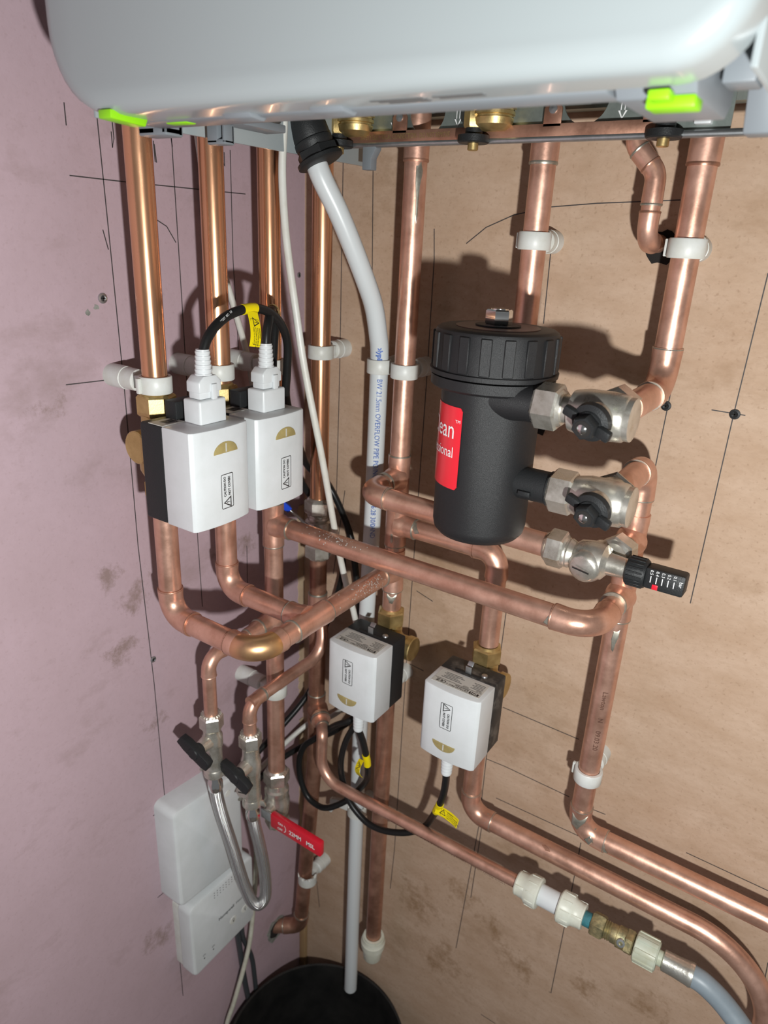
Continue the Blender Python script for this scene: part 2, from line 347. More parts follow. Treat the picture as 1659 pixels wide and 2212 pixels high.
GROUP_CLIP = 'white plastic pipe clips'
def clip(c, wall, label, r=R22, wd=0.015, sr=0.0100, m='wh_clip', broken=False, side=0.0, name='pipe_clip'):
    """c = pipe centre, wall 'x' or 'y'; ring, neck, stud. side shifts the stud along the wall"""
    c = V(c); inw = -X if wall == 'x' else Y; gap = c.x if wall == 'x' else -c.y
    base = c+inw*gap; t = thing(name, base, label, 'clip', GROUP_CLIP)
    ri, ro = r*1.04, r*1.04+0.0032; h = wd/2
    if broken:
        n = 22; vs = []; fs = []; u = -inw; v = Z.cross(u)
        for i in range(n+1):
            a = math.radians(-125+250*i/n)
            for rr, zz in ((ri, -h), (ro, -h), (ro, h-0.003*math.sin(i*1.7)), (ri, h)): vs.append(c+(u*math.cos(a)+v*math.sin(a))*rr+Z*zz)
        for i in range(n):
            for k in range(4): fs.append([i*4+k, i*4+(k+1) % 4, i*4+4+(k+1) % 4, i*4+4+k])
        fs += [[0, 1, 2, 3], [n*4+3, n*4+2, n*4+1, n*4]]
        MB().add(vs, fs).build('clip_band', m, t)
    else:
        MB().lathe([(-h, ri), (-h, ro-0.0006), (-h+0.0008, ro), (h-0.0008, ro), (h, ro-0.0006), (h, ri)], c, Z, 36, closed=True).build('clip_band', m, t)
    sl = gap-ro-0.006
    st = MB()
    st.lathe([(0, sr*1.06), (sl*0.55, sr*1.06), (sl*0.56, sr), (sl-0.0015, sr), (sl, sr-0.0012)], base, -inw, 28)
    st.build('stud', m, t)
    v = Z.cross(inw)
    MB().box(base-inw*(sl+0.0045), (0.013, wd*0.75, 0.011), v, Z, 0.001).build('neck', m, t)
    MB().box(c+v*(ro+0.0015)+inw*0.002, (0.0035, 0.004, wd*0.9), v, inw, 0.0008).build('catch', m, t)
    return t

# ================================================================== the setting
def struct(name, mb, m, **k):
    o = mb.build(name, m, None, **k); o['kind'] = 'structure'; return o
wl = struct('wall_left', MB().box((-0.0075, -0.65, 1.15), (0.015, 1.3, 2.3)), 'pink')
wb = struct('wall_back', MB().box((0.55, 0.009, 1.15), (1.13, 0.018, 2.3)), 'ply')
struct('floor', MB().box((0.55, -0.64, -0.02), (1.14, 1.316, 0.04)), 'concrete')
wl['label'] = 'pink plasterboard wall with pencil lines'; wb['label'] = 'bare plywood wall with pencil lines and brown stains'

def pline(wall, pts, wd=0.0009, m='pencil', name='pencil_line'):
    """a drawn line on a wall: pts (along, z)"""
    P = [V((0.00025, a, z)) if wall == 'x' else V((a, -0.00025, z)) for a, z in pts]
    n = X if wall == 'x' else -Y; b = MB(); vs = []; fs = []
    for i, p in enumerate(P):
        d = (P[min(i+1, len(P)-1)]-P[max(i-1, 0)]).normalized(); s_ = n.cross(d)*wd/2
        vs += [p-s_-n*0.0006, p+s_-n*0.0006, p+s_, p-s_]
    for i in range(len(P)-1):
        for k in range(4): fs.append([i*4+k, i*4+(k+1) % 4, i*4+4+(k+1) % 4, i*4+4+k])
    return b.add(vs, fs).build(name, m, wl if wall == 'x' else wb, smooth=False)
pline('x', [(-0.2656, 1.5837), (-0.264, 1.472), (-0.2627, 1.3533), (-0.2631, 1.1935), (-0.2582, 1.021), (-0.2574, 0.8634), (-0.2557, 0.5054)])
pline('x', [(-0.2946, 1.5885), (-0.2947, 1.5723)])
pline('x', [(-0.2966, 1.536), (-0.2455, 1.5356), (-0.1642, 1.5358), (-0.0955, 1.536)])
pline('x', [(-0.3218, 1.368), (-0.2735, 1.3666)])
pline('x', [(-0.1888, 1.5779), (-0.1878, 1.4722), (-0.1869, 1.3409), (-0.1829, 1.088)])
pline('x', [(-0.1154, 1.5747), (-0.1162, 1.4725), (-0.1114, 1.361)])
pline('x', [(-0.2512, 1.5816), (-0.2508, 1.5685), (-0.253, 1.5612), (-0.253, 1.5734)])
pline('x', [(-0.2096, 1.5717), (-0.209, 1.5549), (-0.2075, 1.5543), (-0.2088, 1.5692)])
pline('x', [(-0.1272, 1.5755), (-0.1259, 1.5654), (-0.1237, 1.5594), (-0.1237, 1.5718)])
pline('x', [(-0.27, 1.4958), (-0.2662, 1.4796)])
pline('x', [(-0.2123, 1.5065), (-0.2005, 1.5009), (-0.1906, 1.4869)])
pline('x', [(-0.2761, 0.8451), (-0.2585, 0.8421)])
pline('x', [(-0.2807, 0.716), (-0.2677, 0.7155)])
pline('x', [(-0.1079, 1.14), (-0.1088, 1.0699)])
pline('x', [(-0.1897, 1.5797), (-0.1884, 1.5693)])
pline('y', [(0.0538, 1.5774), (0.0553, 1.3523), (0.0545, 1.1926)])
pline('y', [(0.0677, 1.1995), (0.052, 1.077)])
pline('y', [(0.0939, 1.5658), (0.0995, 1.4085)])
pline('y', [(0.1735, 1.5112), (0.1759, 1.482), (0.1765, 1.351), (0.1753, 1.1545), (0.1745, 0.9988), (0.1751, 0.6648), (0.1723, 0.5864)])
pline('y', [(0.3025, 1.5009), (0.3043, 1.4288)])
pline('y', [(0.212, 1.4984), (0.2326, 1.5142), (0.261, 1.5262), (0.2975, 1.5338), (0.3408, 1.5375), (0.412, 1.541)])
pline('y', [(0.4906, 1.4873), (0.4891, 1.3722), (0.489, 1.1823)])
pline('y', [(0.4707, 1.3707), (0.4984, 1.3704)])
pline('y', [(0.4339, 1.3956), (0.4328, 1.3035)])
pline('y', [(0.3022, 1.112), (0.2996, 0.9001), (0.3005, 0.7858), (0.2885, 0.55)])
pline('y', [(0.3046, 0.7851), (0.3016, 0.6587)])
pline('y', [(0.4309, 0.8397), (0.4306, 0.71), (0.4295, 0.576), (0.4268, 0.5764)])
pline('y', [(0.3128, 0.98), (0.4076, 0.9793)])
pline('y', [(0.2998, 0.8959), (0.3247, 0.8974), (0.4082, 0.8964)])
pline('y', [(0.3191, 0.8441), (0.4297, 0.8477)])
pline('y', [(0.4312, 0.8936), (0.4516, 0.8952)])
pline('y', [(0.5405, 0.8942), (0.6207, 0.894)])
pline('y', [(0.1795, 0.9868), (0.2007, 0.985)])
pline('y', [(0.6404, 0.8043), (0.6447, 0.7577)])
pline('y', [(0.1823, 1.0943), (0.2062, 1.0876)])
pline('y', [(0.3389, 0.4529), (0.3619, 0.4537)])
pline('y', [(0.022, 0.5742), (0.0373, 0.4508)])

# scrim tape in the corner, torn off part of the way, with mesh threads showing
def tape_piece(z0, z1, wdt=0.012):
    vs = []; fs = []; n = 26
    for i in range(n+1):
        z = z0+(z1-z0)*i/n; e = wdt+random.uniform(-0.002, 0.002)
        vs += [(0.0, -e, z), (0.0007, -e, z), (0.0007, -0.0008, z), (0.0, -0.0008, z)]
    for i in range(n):
        for k in range(4): fs.append([i*4+k, i*4+(k+1) % 4, i*4+4+(k+1) % 4, i*4+4+k])
    return MB().add([V(p) for p in vs], fs).build('scrim_tape', 'tape', wl, smooth=False)
tape_piece(0.60, 0.82, 0.009); tape_piece(0.86, 0.95, 0.010); tape_piece(1.00, 1.165, 0.012)
MB().box((0.006, -0.004, 0.23), (0.012, 0.008, 0.46), bev=0.001).build('batten', 'timber', wb)

# ================================================================== boiler
x0, x1, yf, zb = 0.099, 0.5130, -0.372, 1.5632
boiler = thing('boiler', (0.3, -0.01, 1.57), 'white wall-hung boiler with rounded casing and lime green clips', 'boiler')
def rrect(ax0, az0, ax1, az1, rad, n=9, rad2=None):
    pts = []; r2 = rad if rad2 is None else rad2
    for cx, cz, a0, rad in ((ax0+rad, az0+rad, 180, rad), (ax1-r2, az0+r2, 270, r2), (ax1-r2, az1-r2, 0, r2), (ax0+rad, az1-rad, 90, rad)):
        for k in range(n+1):
            a = math.radians(a0+90*k/n); pts.append((cx+rad*math.cos(a), cz+rad*math.sin(a)))
    return pts
def loft(rings_, cap=True):
    n = len(rings_[0]); vs = [p for r_ in rings_ for p in r_]; fs = []
    for i in range(len(rings_)-1):
        for k in range(n): fs.append([i*n+k, i*n+(k+1) % n, (i+1)*n+(k+1) % n, (i+1)*n+k])
    if cap: fs.append(list(range(n))[::-1]); fs.append([(len(rings_)-1)*n+k for k in range(n)])
    return MB().add(vs, fs)
rs = []
for inset, yy in ((0.012, yf), (0.0062, yf+0.0012), (0.0022, yf+0.0042), (0.0004, yf+0.009), (0.0, yf+0.014), (0.0, yf+0.034)):
    rs.append([V((a, yy, b)) for a, b in rrect(x0+inset, zb+inset, x1-inset, 2.285-inset, 0.051-inset, rad2=0.032-inset)])
front = loft(rs).build('front_casing', 'enamel', boiler)
for xx, nm in ((x0+0.0035, 'side_panel'), (x1-0.0035, 'side_panel')):
    MB().box((xx, -0.185, 1.925), (0.003, 0.312, 0.716), bev=0.0006).build(nm, 'enamel', boiler)
MB().box((0.307, -0.17, 2.0), (0.405, 0.30, 0.56)).build('inner_body', 'grey_pl', boiler)
MB().box((0.307, -0.0125, 1.93), (0.40, 0.015, 0.64)).build('back_frame', 'galv', boiler)
# chassis trim under the casing
tr = MB().prism([(0, 0.001), (0.003, 0), (0.021, 0.0), (0.024, 0.014), (0, 0.014)], (0.140, -0.3375, 1.5622), Y, Z, 0.312, 0.0008)
tr.build('chassis_trim', 'grey_pl', boiler)
for xx, wdt in ((0.226, 0.022), (0.292, 0.022)):
    MB().prism([(0, 0.002), (0.003, -0.0012), (0.014, -0.0020), (0.018, 0.002)], (xx, -0.345, 1.5622), Y, Z, wdt, 0.0008).build('trim_tab', 'grey_pl', boiler)
# right hand corner bracket
MB().prism([(0, 0.010), (0.010, 0.0), (0.072, 0.0), (0.080, 0.006), (0.080, 0.024), (0, 0.024)], (0.4535, -0.338, 1.5605), Y, Z, 0.0345, 0.0012).build('corner_bracket', 'grey_pl', boiler)
MB().prism([(0, 0.022), (0.014, -0.010), (0.030, -0.010), (0.042, 0.022)], (0.489, -0.236, 1.5700), Y, Z, 0.015, 0.001).build('corner_bracket', 'grey_pl', boiler)
MB().prism([(0, 0), (0.02, 0), (0.02, 0.045), (0, 0.02)], (0.490, -0.300, 1.570), Y, Z, 0.014, 0.001).build('corner_bracket', 'grey_pl', boiler)
# lime clips
MB().prism([(0, 0), (0.026, -0.0015), (0.028, 0.003), (0.022, 0.006), (0, 0.005)], (0.146, -0.370, 1.5605), Y, Z, 0.012, 0.0008).build('green_clip', 'lime', boiler)
MB().box((0.176, -0.331, 1.5640), (0.020, 0.008, 0.005), bev=0.001).build('green_clip', 'lime', boiler)
gc = MB().box((0.4775, -0.323, 1.5590), (0.0205, 0.014, 0.0050), bev=0.001); gc.box((0.4745, -0.334, 1.5605), (0.009, 0.009, 0.004), bev=0.0008)
gc.build('green_clip', 'lime', boiler)
# grey cable hooks on the left edge
def hook(c, s_, label=None):
    c = V(c); b = MB()
    b.box(c+V((-s_*0.20, 0, 0)), (s_*0.60, s_*0.55, s_*0.72), bev=0.0012); b.box(c+V((s_*0.42, 0, 0)), (s_*0.16, s_*0.55, s_*0.72), bev=0.0012)
    b.box(c+V((0, 0, -s_*0.28)), (s_, s_*0.55, s_*0.20), bev=0.0012); b.box(c+V((0, s_*0.2, 0.0)), (s_, s_*0.15, s_*0.72), bev=0.0008)
    b.build('cable_hook', 'grey_pl', boiler)
hook((0.131, -0.310, 1.5690), 0.028); hook((0.127, -0.250, 1.5675), 0.019)
MB().prism([(0, 0), (0.010, 0), (0.010, 0.010), (0.015, 0.018), (0.015, 0.03), (0, 0.03)], (0.130, -0.060, 1.560), X, Z, 0.010, 0.0006).build('cable_hook', 'grey_pl', boiler)
MB().box((0.120, -0.205, 1.5800), (0.022, 0.05, 0.006), bev=0.001).build('tray_edge', 'grey_pl', boiler)
# galvanised plate with round cut-outs (real holes) behind the rail
def holed_plate(xa, xb, za, zt, yy, holes, th=0.0015):
    """strip built column by column round circular holes"""
    xs = sorted(set([xa, xb]+[h[0]+h[2]*math.sin(math.radians(a)) for h in holes for a in range(-90, 91, 9)]))
    b = MB()
    for i in range(len(xs)-1):
        l, r_ = xs[i], xs[i+1]; mid = (l+r_)/2; cut = None
        for hx, hz, hr in holes:
            if abs(mid-hx) < hr: cut = (hx, hz, hr)
        if cut is None: spans = [((za, za), (zt, zt))]
        else:
            f = lambda q, s_: cut[1]+s_*math.sqrt(max(0, cut[2]**2-(q-cut[0])**2))
            spans = [((za, za), (max(za, f(l, -1)), max(za, f(r_, -1)))), ((min(zt, f(l, 1)), min(zt, f(r_, 1))), (zt, zt))]
        for (b0, b1), (t0, t1) in spans:
            if t0-b0 < 1e-5 and t1-b1 < 1e-5: continue
            vs = [V((q, y_, z_)) for y_ in (yy, yy+th) for q, z_ in ((l, b0), (r_, b1), (r_, t1), (l, t0))]
            b.add(vs, [[0, 1, 2, 3], [7, 6, 5, 4], [0, 4, 5, 1], [3, 2, 6, 7], [0, 3, 7, 4], [1, 5, 6, 2]])
    return b.build('connection_plate', 'galv', boiler, smooth=False)
holed_plate(0.10, 0.452, 1.583, 1.640, -0.063, [(0.1955, 1.607, 0.0185), (0.342, 1.610, 0.0185)])
MB().cyl((0.098, -0.068, 1.5815), (0.476, -0.068, 1.5815), 0.0028, seg=14).build('rail_lip', 'steel', boiler)
railp = MB().box((0.262, -0.0695, 1.5875), (0.30, 0.0016, 0.0095), bev=0.0003)
for xx in (0.171, 0.318, 0.398):
    railp.prism([(-0.0075, 0), (-0.0075, 0.013), (-0.005, 0.0175), (0, 0.0195), (0.005, 0.0175), (0.0075, 0.013), (0.0075, 0)], (xx, -0.0687, 1.590), X, Z, 0.0016, 0.0002)
earth = railp.build('earth_strip', 'cu_dull', boiler)
for xx in (0.171, 0.318): MB().lathe([(0, 0.0036), (0.0012, 0.0034), (0.0016, 0.0)], (xx, -0.0703, 1.6025), -Y, 20).build('rivet', 'steel', earth)
text('SAFETY ELECTRICAL CONNECTION - DO NOT REMOVE', 0.0062, (0.176, -0.0703, 1.5872), X, Z, 'brass', earth, sx=0.62)
for xx in (0.160, 0.2275, 0.372):   # embossed arrows on the plate
    a = MB(); q = [(-0.0018, 0.014), (0.0018, 0.014), (0.0018, 0.003), (0.0036, 0.003), (0, -0.003), (-0.0036, 0.003), (-0.0018, 0.003)]
    n = len(q); vs = [V((xx+p, -0.0634, 1.597+z_)) for p, z_ in q]+[V((xx+p*0.62, -0.0634, 1.597+0.0055+(z_-0.0055)*0.86)) for p, z_ in q]
    a.add(vs, [[i, (i+1) % n, n+(i+1) % n, n+i] for i in range(n)]).build('arrow_mark', 'inkwhite', boiler, smooth=False)
def drain_knob(xx, yy, body=True):
    b = thing
    k = MB().lathe([(0, 0.0125), (0.001, 0.0135), (0.006, 0.0135), (0.007, 0.0075), (0.018, 0.0070)], (xx, yy, 1.5785), Z, 24).build('drain_knob', 'blk', boiler)
    MB().lathe([(-0.0055, 0.0038), (-0.005, 0.0046), (0, 0.0046)], (xx, yy, 1.5785), Z, 16).build('knob_screw', 'brass', k)
    if body:
        q = MB().lathe([(0.0, 0.010), (0.004, 0.0155), (0.009, 0.0165), (0.0095, 0.0150), (0.011, 0.0150), (0.0115, 0.0172), (0.014, 0.0172), (0.0145, 0.0155), (0.016, 0.0155), (0.0165, 0.018), (0.05, 0.018)], (xx+0.016, yy+0.004, 1.588), Z, 30)
        q.hexn((xx, yy, 1.590), (xx, yy, 1.605), 0.016); q.build('brass_union', 'brass', boiler)
drain_knob(0.108, -0.078); drain_knob(0.252, -0.078); drain_knob(0.408, -0.070, False)
MB().box((0.4335, -0.0660, 1.5915), (0.012, 0.008, 0.0075), bev=0.001).build('white_connector', 'wh_pl', boiler)
# rating label on the underside lip
for k, (xx, wdt, yy) in enumerate(((0.352, 0.030, -0.3500), (0.354, 0.028, -0.3465), (0.356, 0.024, -0.3430), (0.386, 0.026, -0.3500), (0.387, 0.024, -0.3465))):
    MB().box((xx, yy, zb-0.0002), (wdt, 0.0018, 0.0004)).build('rating_print', 'inkgrey', boiler, smooth=False)

# ================================================================== pipe runs
P1, P2, P3, P4 = (0.060, -0.274), (0.060, -0.198), (0.060, -0.125), (0.062, -0.045)
PA, PB, PC = (0.175, -0.045), (0.304, -0.045), (0.434, -0.045)
def p(c, z): return V((c[0], c[1], z))

t = thing('copper_pipe', p(P1, 1.36), 'shiny copper pipe rising from the valve box farthest from the corner', 'pipe'); pipe(t, p(P1, 1.350), p(P1, 1.66), m='cu_new')
t = thing('copper_pipe', p(P2, 1.36), 'shiny copper pipe rising behind the second valve box, under the grey hook', 'pipe'); pipe(t, p(P2, 1.350), p(P2, 1.66), m='cu_new')

# flow manifold
fl = thing('copper_pipework', p(PA, 1.09), 'copper flow manifold linking centre riser, wall valve boxes and bypass', 'pipework')
pipe(fl, p(PA, 1.085), p(PA, 1.64)); MB().lathe([(0, 0.0122), (0.05, 0.0122)], p(PA, 1.570), Z, 32).build('socket', 'cu', fl)
ring(fl, p(PA, 1.570), Z, m='cu_dull')
tee(fl, p(PA, 1.252), Z, -Y, rings=(1, 0, 1)); tee(fl, p(PA, 1.197), Z, X, rings=(0, 1, 1)); tee(fl, p(PA, 1.139), Z, -Y, rings=(0, 1, 1))
cA = V((0.175, -0.107, 1.251)); pipe(fl, p(PA, 1.251), cA); elbow(fl, cA, Y, X); pipe(fl, cA, (0.385, -0.107, 1.248))
cB = V((0.304, -0.045, 1.197)); pipe(fl, p(PA, 1.197), cB); elbow(fl, cB, -X, -Z, rings=False); pipe(fl, cB, p(PB, 1.088)); ring(fl, cB-X*0.026, X, m='cu_dull')
cY = V((0.175, -0.274, 1.139)); pipe(fl, p(PA, 1.139), cY); eg = elbow(fl, cY, Y, -X, k=1.2, ringm='cu_dull'); MB().tube(fil([cY+Y*0.024, cY, cY-X*0.024], 0.0230, 12), [R22*1.06]+[R22*1.105]*13+[R22*1.06], 28).build('heat_tint', 'cu_gold', eg)
tee(fl, (0.175, -0.198, 1.139), Y, -X, rings=(1, 1, 1))
e1 = V((0.060, -0.274, 1.139)); pipe(fl, cY, e1); elbow(fl, e1, X, Z, k=1.1, ringm='cu_dull'); pipe(fl, e1, p(P1, 1.272))
e2 = V((0.060, -0.198, 1.139)); pipe(fl, (0.175, -0.198, 1.139), e2); elbow(fl, e2, X, Z, k=1.1, ringm='cu_dull'); pipe(fl, e2, p(P2, 1.272))

# return manifold
rn = thing('copper_pipework', p(P3, 0.84), 'copper return manifold crossing the corner from lever valve to right-hand riser', 'pipework')
pipe(rn, p(P3, 0.832), p(P3, 1.191)); pipe(rn, p(P3, 1.191), p(P3, 1.66), m='cu_new')
tee(rn, p(P3, 1.191), Z, X); tee(rn, p(P3, 1.066), Z, -Y, rings=(0, 0, 1))
c1 = V((0.434, -0.125, 1.191)); pipe(rn, p(P3, 1.191), c1); elbow(rn, c1, -X, Y, k=1.35, ringm='cu_dull'); pipe(rn, c1, p(PC, 1.191)); tee(rn, p(PC, 1.193), Z, -Y, rings=(0, 1, 1))
tee(rn, p(PC, 1.250), Z, -Y, rings=(0, 0, 1)); pipe(rn, p(PC, 1.25), (0.434, -0.085, 1.25))
ct = p(PC, 1.322); pipe(rn, p(PC, 0.901), ct); elbow(rn, ct, -Z, -Y, k=1.15); pipe(rn, ct, (0.436, -0.140, 1.322))
cx3 = p(PC, 0.901); elbow(rn, cx3, Z, X, k=1.15); pipe(rn, cx3, (0.95, -0.045, 0.901))
text('Lawton     N     09.03.20', 0.0072, p(PC, 1.052), -Z, (0.92, 0.38, 0), 'inkbrown', rn, wrap=R22)
# 15 mm branch to the filling loop
st0 = V((0.060, -0.155, 1.066)); MB().lathe([(0, R22), (0.008, R22), (0.012, 0.0092), (0.022, 0.0088)], (0.06, -0.150, 1.066), -Y, 28).build('reducer', 'cu', rn)
ring(rn, (0.06, -0.152, 1.066), Y, R22, 0.0016); ring(rn, (0.06, -0.172, 1.066), Y, R15, 0.0014)
cl = V((0.060, -0.231, 1.066)); pipe(rn, st0, cl, R15); elbow(rn, cl, Y, -Z, R15, k=1.2, ringm='cu'); pipe(rn, cl, (0.060, -0.231, 0.985), R15)

# cold feed riser in the corner
cu_ = thing('copper_pipe', p(P4, 1.19), 'copper riser in the corner above the blue lever valve', 'pipe'); pipe(cu_, p(P4, 1.185), p(P4, 1.66), m='cu_new')
cd = thing('copper_pipework', (0.036, -0.045, 0.45), 'copper pipe down the corner ending in an elbow into the pink wall', 'pipework')
bot = V((0.034, -0.045, 0.452)); mid = p(P4, 0.90)
MB().tube([p(P4, 1.14), mid, (0.060, -0.045, 0.80), bot+(V((0.060, -0.045, 0.80))-bot).normalized()*0.020], R22, 32).build('pipe', 'cu_dull', cd)
dlow = (V((0.060, -0.045, 0.80))-bot).normalized(); dw = V((-0.036, -0.020, -0.008)).normalized()
elbow(cd, bot, dlow, dw, m='cu_dull'); pipe(cd, bot, bot+dw*0.055, m='cu_dull')
MB().lathe([(0, R22*1.12), (0.05, R22*1.12)], p(P4, 1.02), Z, 30).build('socket', 'cu', cd); ring(cd, p(P4, 1.07), Z)
MB().tube(spline([p(P4, 1.055)+V((0.004, -0.004, 0)), (0.078, -0.058, 1.045), (0.087, -0.066, 1.026), (0.088, -0.072, 1.010), (0.087, -0.085, 1.000), (0.086, -0.105, 0.9985), (0.086, -0.150, 0.9985), (0.086, -0.196, 0.9985)], 10), R15, 22).build('pipe', 'cu', cd)
cy2 = V((0.086, -0.197, 0.9985)); elbow(cd, cy2, Y, -Z, R15, k=1.3, ringm='cu'); pipe(cd, cy2, (0.086, -0.197, 0.945), R15); ring(cd, (0.086, -0.175, 0.9985), Y, R15, 0.002)
tb = V((0.80, -0.60, 0)).normalized()
tee(cd, (0.0620, -0.045, 0.892), Z, tb, m='cu_dull', half=0.024, out=0.021, rings=(1, 0, 0))
b0 = V((0.0620, -0.045, 0.892)); MB().lathe([(0.018, 0.0125), (0.021, 0.0132), (0.026, 0.0132), (0.0262, 0.0088), (0.034, 0.0086)], b0, (tb-Z*0.15), 28).build('reducer', 'cu', cd)
ring(cd, b0+(tb-Z*0.15).normalized()*0.022, tb-Z*0.15, 0.0122, 0.002); ring(cd, b0+(tb-Z*0.15).normalized()*0.034, tb-Z*0.15, R15, 0.0013)
sx6 = b0+(tb-Z*0.15).normalized()*0.03
x6 = fil([sx6, (0.0980, -0.0770, 0.8840), (0.0985, -0.0800, 0.8155), (0.391, -0.0800, 0.8205)], [0.010, 0.036], 12)
MB().tube(x6, R15, 26).build('pipe', 'cu', cd)
text('100% RECYCLED - 100% RECYCLED ( DZG15K2  UKCA CE LAWTON/V 1-1-1  0.7mm', 0.0062, (0.262, -0.0800, 0.8183), -X, V((0, 0.45, -0.9)), 'inkbrown', cd, wrap=R15)

# risers on the plywood
t = thing('copper_pipe', p(PB, 1.34), 'copper riser on the plywood passing behind the black filter cap', 'pipe')
pipe(t, p(PB, 1.335), p(PB, 1.64)); MB().lathe([(0, 0.0122), (0.05, 0.0122)], p(PB, 1.567), Z, 32).build('socket', 'cu', t); ring(t, p(PB, 1.566), Z)
elbow(t, p(PB, 1.335), Z, Y, rings=False); pipe(t, p(PB, 1.335), (PB[0], -0.004, 1.335))
t = thing('copper_pipe', p(PC, 1.39), 'thick copper riser from boiler to the upper filter valve, rightmost', 'pipe')
cu1 = p(PC, 1.389); pipe(t, cu1, p(PC, 1.64)); MB().lathe([(0, 0.0122), (0.05, 0.0122)], p(PC, 1.5635), Z, 32).build('socket', 'cu', t); ring(t, p(PC, 1.5635), Z, m='cu_dull')
elbow(t, cu1, Z, -Y, k=1.3); pipe(t, cu1, (0.434, -0.140, 1.389))
t = thing('copper_pipe', (0.400, -0.045, 1.50), 'thin copper relief pipe bending into a ragged hole in the plywood', 'pipe')
ra, rb_, rc = V((0.381, -0.047, 1.578)), V((0.4005, -0.045, 1.5575)), V((0.4005, -0.045, 1.506))
pipe(t, ra+V((-0.001, 0, 0.05)), ra, R15); pipe(t, ra, rb_, R15); pipe(t, rb_, rc, R15); pipe(t, rc, (0.4005, 0.0, 1.506), R15)
elbow(t, ra, Z, rb_-ra, R15, k=1.1, ringm='cu_dull'); elbow(t, rb_, ra-rb_, -Z, R15, k=1.25, ringm='solder'); elbow(t, rc, Z, Y, R15, k=1.25, ringm='cu_dull')
# pipe below the right wall valve box
t = thing('copper_pipe', (0.304, -0.045, 0.85), 'copper pipe from lower right valve box, running right and curving down', 'pipe')
t4 = t; cl4 = p(PB, 0.850); pipe(t, p(PB, 0.996), cl4); elbow(t, cl4, Z, X, k=1.15)
MB().tube(fil([cl4+X*0.021, (0.648, -0.045, 0.850), (0.656, -0.045, 0.55), (0.656, -0.045, 0.45)], [0.085, 0.3], 18), R22, 32).build('pipe', 'cu', t)
t = thing('copper_pipe', (0.175, -0.045, 0.53), 'stained copper tail below the left wall valve box, capped in white', 'pipe'); pipe(t, p(PA, 0.5155), p(PA, 0.996), m='cu_dull')
t = thing('stop_end', (0.175, -0.045, 0.49), 'white push-fit cap on the end of the stained copper tail', 'cap')
MB().lathe([(0, 0.0125), (0.002, 0.0135), (0.022, 0.0155), (0.024, 0.0175), (0.034, 0.0180), (0.036, 0.0165), (0.042, 0.0160), (0.042, 0.0115)], p(PA, 0.492), Z, 32).build('cap_body', 'pushfit', t)
MB().lathe([(0, 0.0115), (0, 0.0148), (0.003, 0.0148), (0.003, 0.0115)], p(PA, 0.5345), Z, 32, closed=True).build('collet', 'pushfit', t)

flush_pipes()
# grey solder runs and smears on the joints
def smear(par, c, ax, nrm, pts, r=R22, m='solder'):
    """irregular thin run of solder lying on a tube; pts = (along, round) in metres"""
    c = V(c); ax = V(ax).normalized(); nrm = V(nrm); nrm = (nrm-ax*nrm.dot(ax)).normalized(); v = ax.cross(nrm)
    def on(a, b, h): th = b/r; return c+ax*a+(nrm*math.cos(th)+v*math.sin(th))*(r+h)
    ca = sum(q[0] for q in pts)/len(pts); cb = sum(q[1] for q in pts)/len(pts); n = len(pts)
    vs = [on(a, b, -0.0002) for a, b in pts]+[on(ca+(a-ca)*0.8, cb+(b-cb)*0.8, 0.0005) for a, b in pts]+[on(ca, cb, 0.0006)]
    return MB().add(vs, [[i, (i+1) % n, n+(i+1) % n, n+i] for i in range(n)]+[[n+i, n+(i+1) % n, 2*n] for i in range(n)]).build('solder_run', m, par)
smear(fl, p(PA, 1.57), -Z, (0.75, -0.65, 0), [(0, -0.002), (0.004, 0.003), (0.02, 0.003), (0.034, 0.0015), (0.052, 0.0012), (0.058, 0.0), (0.05, -0.0012), (0.022, -0.0018), (0.008, -0.0045)])
smear(fl, p(PA, 1.112), -Z, (0.5, -0.85, 0), [(0, -0.007), (0.0, 0.007), (0.006, 0.007), (0.009, 0.004), (0.013, 0.003), (0.014, -0.001), (0.009, -0.003), (0.004, -0.006)])
smear(fl, p(PA, 1.172), -Z, (0.2, -0.95, 0), [(-0.016, -0.001), (-0.016, 0.0015), (-0.006, 0.002), (-0.004, 0.0), (-0.006, -0.002)], r=R22*1.1)
smear(fl, cB+V((-0.10, 0, 0)), X, (0, -0.8, 0.5), [(-0.002, -0.006), (0.001, -0.007), (0.004, -0.001), (0.009, 0.005), (0.003, 0.008), (-0.001, 0.002)])
smear(rn, cx3, Z, (0.3, -0.9, 0), [(0.012, -0.010), (0.027, -0.011), (0.029, 0.008), (0.020, 0.006), (0.014, 0.001), (0.008, -0.002)], r=R22*1.12)
smear(rn, cx3, X, (0, -0.85, 0.45), [(0.012, -0.012), (0.020, -0.013), (0.021, 0.004), (0.017, 0.012), (0.011, 0.006)], r=R22*1.12)
smear(rn, cx3, X, (0, -0.85, 0.45), [(0.028, -0.010), (0.032, -0.008), (0.034, 0.006), (0.038, 0.010), (0.030, 0.014), (0.027, 0.004)], r=R22*1.06)
smear(rn, p(PC, 1.16), -Z, (0.35, -0.9, 0), [(0, -0.003), (0.002, 0.003), (0.012, 0.004), (0.024, 0.0022), (0.026, 0.0), (0.016, -0.001), (0.008, -0.003)])
smear(rn, c1+V((-0.038, 0, 0)), X, (0, -0.8, 0.5), [(-0.002, 0.004), (-0.005, 0.010), (0.003, 0.014), (0.004, 0.003), (0.003, -0.008), (0.0, -0.009)], r=R22*1.02)
smear(t4, cl4, X, (0, -0.8, 0.6), [(0.024, -0.010), (0.028, -0.011), (0.029, 0.000), (0.033, 0.006), (0.029, 0.011), (0.025, 0.004)], r=R22*1.07)
